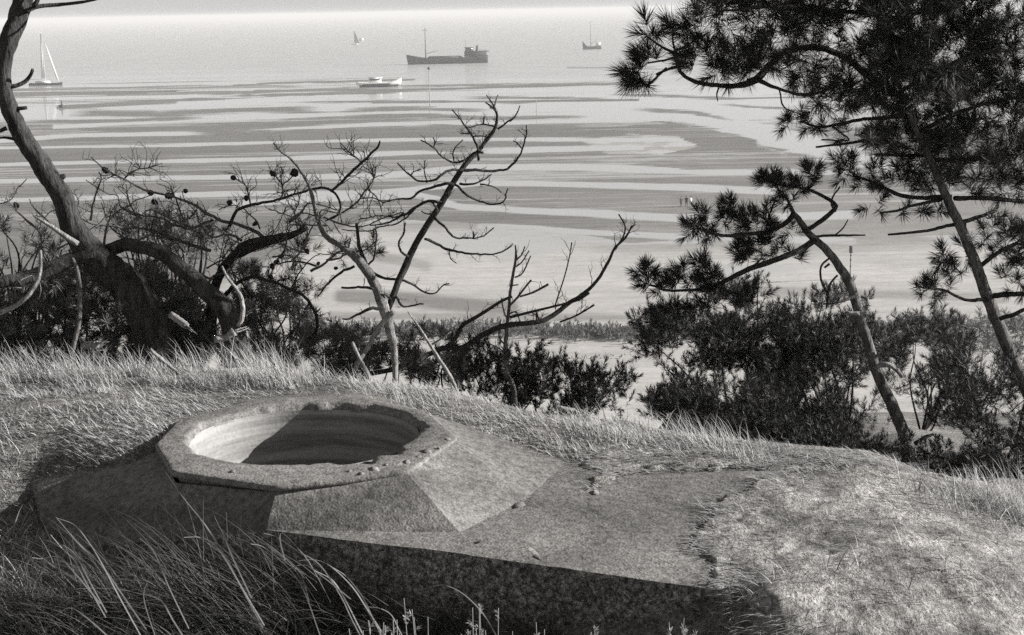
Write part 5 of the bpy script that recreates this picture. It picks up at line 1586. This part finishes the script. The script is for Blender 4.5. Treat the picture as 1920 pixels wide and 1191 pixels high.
# pale straw lying on the turf of the right slope
x, y = scatter(60000, .3, 3.6, 3.9, 6.9)
z, px, py = zpx(x, y)
st_ = fbm(x * 5 + 3, y * 9, 0, 4, 66)
ok = (inpoly(px, py, MAT1) | inpoly(px, py, MAT2) | (NORMAL_KEEP(x, y) & (px > 1360))) & (y < ycrest(x) + .2) & (RNG.random(len(x)) < sstep(.40, .60, st_))
x, y, z = x[ok], y[ok], z[ok]; n = len(x)
mb = MB()
blades(mb, np.stack([x, y, z + .012], 1), .03 + .05 * RNG.random(n), 1.25 + .28 * RNG.random(n), 4.6 + RNG.normal(size=n) * .5 + PI * (RNG.random(n) < .3), .0022 + .0018 * RNG.random(n), .25, 3)
o = mb.build("straw_litter", M_DRY, None, True); tag(o, "pale dead straw lying flat over the turf on the right slope", "straw", None, "stuff")

# feathery dry grass along the crest
x, y = scatter(120000, -3.6, 3.4, 5.2, 8.6)
z, px, py = zpx(x, y)
yc = ycrest(x)
band = np.exp(-((y - yc + .02) / .35) ** 2)
hh = np.interp(px, [-100, 0, 150, 330, 430, 560, 640, 760, 860, 960, 1060, 1200, 1300, 1420, 1480, 1560, 1700, 1780, 1850, 2000],
               [.18, .18, .15, .13, .25, .21, .11, .09, .08, .06, .10, .15, .15, .12, .05, .02, .015, .12, .17, .18])
dz = np.interp(px, [-100, 0, 330, 440, 560, 700, 900, 1000, 1060, 1200, 1400, 1470, 1560, 1720, 1790, 2000], [1, 1, .7, 1, 1, .6, .5, .25, .5, .9, .8, .4, .12, .1, .7, .8])
cl = fbm(x * 6, y * 6, 0, 3, 63)
ok = NORMAL_KEEP(x, y) & (RNG.random(len(x)) < band * dz * sstep(.34, .56, cl) * .9)
ok &= ~(inpoly(px, py, [(300, 690), (900, 760), (880, 830), (300, 900)]) & (y < yc - .28))
x, y, z, hh, cl = x[ok], y[ok], z[ok], hh[ok], cl[ok]
n = len(x)
mb = MB()
blades(mb, np.stack([x, y, z - .01], 1), hh * (.35 + .85 * RNG.random(n) ** 1.4) * (.7 + .7 * cl), .15 + .45 * RNG.random(n), 4.5 + RNG.normal(size=n) * 1.1, .0024 + .0016 * RNG.random(n), .8, 4)
o = mb.build("crest_grass", M_DRY, None, True); tag(o, "tall feathery dry grass along the dune crest", "grass", None, "stuff")

# coarser tussocks on the right slope and at the left edge
mb = MB()
for (cx, cy, nb, h, w_) in [(1740, 960, 70, .12, .06), (1790, 985, 90, .14, .07), (1840, 960, 60, .14, .06), (1880, 1000, 60, .13, .06), (1700, 1010, 40, .07, .05), (1900, 1060, 50, .10, .06), (1470, 1160, 60, .07, .05), (1560, 1150, 60, .09, .06), (1620, 1120, 50, .08, .05), (1760, 1120, 50, .09, .06), (1850, 1130, 50, .09, .06), (1680, 1180, 50, .09, .05),
                            (30, 930, 50, .10, .05), (15, 1010, 60, .14, .06), (60, 1060, 60, .14, .05), (20, 880, 40, .08, .05), (1500, 1060, 40, .05, .06), (1800, 1050, 40, .09, .06), (1925, 960, 70, .18, .08), (1420, 1180, 50, .08, .04)]:
    p = onz(cx, cy, -1.95); bx = p[0] + RNG.normal(size=nb) * w_; byy = p[1] + RNG.normal(size=nb) * w_
    bz = surf(bx, byy)
    blades(mb, np.stack([bx, byy, bz - .01], 1), h * (.5 + RNG.random(nb)), .2 + .7 * RNG.random(nb), RNG.random(nb) * 2 * PI, .0028 + .0016 * RNG.random(nb), .8, 4)
o = mb.build("tussock_grass", M_MAT, None, True); tag(o, "coarse dry tussocks on the right slope and beside the bunker's left corner", "grass", None, "stuff")

mb = MB()
for (cx, cy, nb, h, w_) in [(1735, 1022, 90, .06, .035), (1700, 1050, 50, .05, .03), (1765, 1045, 60, .06, .03), (1640, 1010, 30, .03, .03), (1480, 1170, 60, .06, .05), (1430, 1185, 60, .06, .04), (1600, 1150, 50, .06, .04), (1850, 1010, 60, .08, .05), (1820, 940, 90, .10, .06), (1890, 960, 100, .12, .06), (1560, 1180, 40, .06, .05), (1790, 1090, 30, .05, .04), (1900, 1120, 50, .07, .05), (1660, 1085, 30, .04, .04), (30, 925, 60, .08, .04), (10, 960, 60, .08, .04), (60, 1075, 60, .10, .05)]:
    p = onz(cx, cy, -1.95); bx = p[0] + RNG.normal(size=nb) * w_; byy = p[1] + RNG.normal(size=nb) * w_ * .8
    bz = surf(bx, byy)
    nb *= 3; bx = p[0] + RNG.normal(size=nb) * w_; byy = p[1] + RNG.normal(size=nb) * w_ * .8; bz = surf(bx, byy)
    blades(mb, np.stack([bx, byy, bz - .005], 1), h * (.25 + .6 * RNG.random(nb)), .4 + .9 * RNG.random(nb), RNG.random(nb) * 2 * PI, .0018 + .0016 * RNG.random(nb), .8, 3)
o = mb.build("dark_tufts", M_SHRUB, None, True); tag(o, "small dark green tufts dotted over the dry turf on the right slope", "tufts", None, "stuff")

# marram in the foreground: dark green mass with dry blades
mb = MB()
N = 32000
x = RNG.uniform(-2.2, .15, N); y = RNG.uniform(3.75, 4.85, N)
top = np.interp(x / y * 4.3, [-2.0, -1.5, -1.2, -.8, -.55, -.3, .15], [.26, .38, .52, .58, .50, .34, .22])
cl = fbm(x * 4, y * 4, 0, 3, 64)
ok = RNG.random(N) < sstep(.3, .5, cl)
ok &= ~inpoly(x, y + .05, foot2)
x, y, top = x[ok], y[ok], top[ok]; n = len(x)
blades(mb, np.stack([x, y, ground(x, y) - .02], 1), top * (.4 + .75 * RNG.random(n)), .15 + .6 * RNG.random(n), RNG.normal(size=n) * 1.3 + 4.9, .0024 + .0022 * RNG.random(n), 1.4, 7)
o = mb.build("marram_grass", M_MARRAM, None, True); tag(o, "dark green marram grass massed in front of the bunker wall", "grass", None, "stuff")
mb = MB()
N = 45
x = RNG.uniform(-1.9, .1, N); y = RNG.uniform(3.8, 4.7, N)
top = np.interp(x / y * 4.3, [-2.0, -1.5, -1.2, -.8, -.55, -.3, .15], [.32, .44, .58, .64, .56, .38, .24])
blades(mb, np.stack([x, y, ground(x, y) - .02], 1), top * (.5 + .5 * RNG.random(N)), .35 + .5 * RNG.random(N), RNG.normal(size=N) * 1.3 + 4.9, .002 + .0014 * RNG.random(N), 1.4, 8)
BL = [[(190, 1060), (150, 1022), (105, 970)], [(140, 1052), (118, 1030), (95, 1003)], [(145, 1045), (130, 1030), (118, 1022)], [(340, 1060), (280, 1006), (225, 980), (160, 973)], [(190, 1055), (165, 1015), (140, 985), (108, 972)],
      [(425, 1048), (385, 985), (345, 935), (310, 885)], [(420, 1045), (400, 1020), (375, 1008), (345, 1008)], [(370, 1050), (350, 1005), (328, 970)], [(420, 1005), (410, 985), (402, 968)], [(300, 1125), (255, 1112), (215, 1104), (145, 1104)],
      [(190, 1185), (235, 1150), (270, 1128), (295, 1125)], [(390, 1191), (400, 1110), (398, 1060)], [(320, 1191), (300, 1175), (290, 1168)], [(530, 1000), (560, 1030), (580, 1055), (610, 1110), (620, 1130)], [(640, 1120), (600, 1060), (560, 1035), (520, 1008), (495, 1000)],
      [(545, 1150), (542, 1080), (530, 1040), (505, 1015)], [(660, 1100), (620, 1062), (590, 1050), (560, 1052)], [(680, 1120), (650, 1082), (625, 1065)], [(650, 1130), (625, 1090), (590, 1070)], [(790, 1191), (765, 1150), (740, 1122), (705, 1112)], [(930, 1191), (905, 1150), (870, 1115), (835, 1098), (812, 1100)],
      [(735, 1155), (715, 1142), (690, 1138)], [(300, 1060), (285, 1030), (262, 1010)], [(480, 1080), (440, 1040), (420, 1035)], [(560, 1060), (480, 1110), (470, 1130)], [(270, 1110), (285, 1075), (296, 1055)], [(130, 1140), (100, 1160), (80, 1190)], [(330, 1191), (345, 1160), (360, 1130), (320, 1140)], [(110, 1045), (80, 1048), (60, 1046)],
      [(600, 1191), (560, 1090), (500, 1030), (470, 1020)]]
for pl in BL[::2] + BL[1::4]:
    q_ = [at(a, b_, 3.95 + RNG.normal() * .12) for a, b_ in pl]
    yy = q_[0][1]
    tg = q_[0] - q_[1]; tg = tg / np.linalg.norm(tg) + np.array([.15, 0, -.55]); tg /= np.linalg.norm(tg)
    q_ = [q_[0] + tg * .2 + np.array([.02, 0, -.04]), q_[0] + tg * .1] + q_
    S = spline(np.array(q_), .03); n = len(S)
    sd = np.array([.75, .6, .15]); w_ = (.0030 + .001 * RNG.random()) * np.minimum(1, np.linspace(1.6, .12, n)) * .5
    Vv = np.concatenate([S - sd * w_[:, None], S + sd * w_[:, None] + np.array([0, 0, .001])])
    mb.add(Vv, [(i, n + i, n + i + 1, i + 1) for i in range(n - 1)])
o = mb.build("dry_marram", M_MARRAMD, None, True); tag(o, "pale dry arching marram blades among the dark grass in front of the bunker", "grass", None, "stuff")

# pale leafy stems at the bottom edge
M_STEM = mat_leaf("pale_stem", .18, .42, .3, 20)
spots = [(690, 1200, 3.75, .20, 7, "pale many-stemmed plant at the bottom edge, nearest to the dark marram"), (740, 1195, 3.7, .14, 5, "short pale plant with blunt stems right of the many-stemmed one at the bottom edge"),
         (805, 1205, 3.8, .26, 5, "upright pale plant with two tall stems under the arching grass blades"), (890, 1205, 3.75, .24, 6, "pale branching plant under the highest arching blade at the bottom edge"),
         (925, 1200, 3.9, .26, 4, "tall thin pale plant in front of the bunker wall's middle"), (1020, 1210, 3.8, .14, 4, "low pale plant sprouting at the bottom edge below the wall, left of the twin sprouts"),
         (1100, 1215, 3.8, .13, 4, "twin pale sprouts at the bottom edge below the wall's right half"), (1270, 1215, 4.0, .20, 8, "fine grey plant with airy head at the foot of the wall near its right corner")]
for (px_, py_, Y_, h, ns, lab) in spots:
    p = at(px_, py_, Y_); b = np.array([p[0], p[1], float(ground(p[0], p[1]))])
    t = thing("wild_plant", lab, "plant", b, None)
    hz_ = p[2] - b[2]
    for k in range(ns):
        e = np.array([p[0] + RNG.normal() * .045, p[1] + RNG.normal() * .03, p[2] + h * (.05 + .42 * RNG.random())])
        m = b * .5 + e * .5 + RNG.normal(size=3) * .012
        S = spline(np.array([b + RNG.normal(size=3) * .012 * np.array([1, 1, 0]), m, e]), .02)
        mb = MB(); mb.tube(S, np.linspace(.0026, .0013, len(S)), 5)
        mb.build("stem", M_STEM, t)
        mb = MB(); Pn, Dn = [], []
        for q2 in range(9):
            i = int(len(S) * (.6 + .4 * RNG.random())) - 1
            Pn.append(S[i]); Dn.append(RNG.normal(size=3) * .6 + np.array([0, 0, .9]))
        needles(mb, np.array(Pn), np.array(Dn), .012, .016, 6, (20, 60), .0035); mb.build("foliage", M_STEM, t)
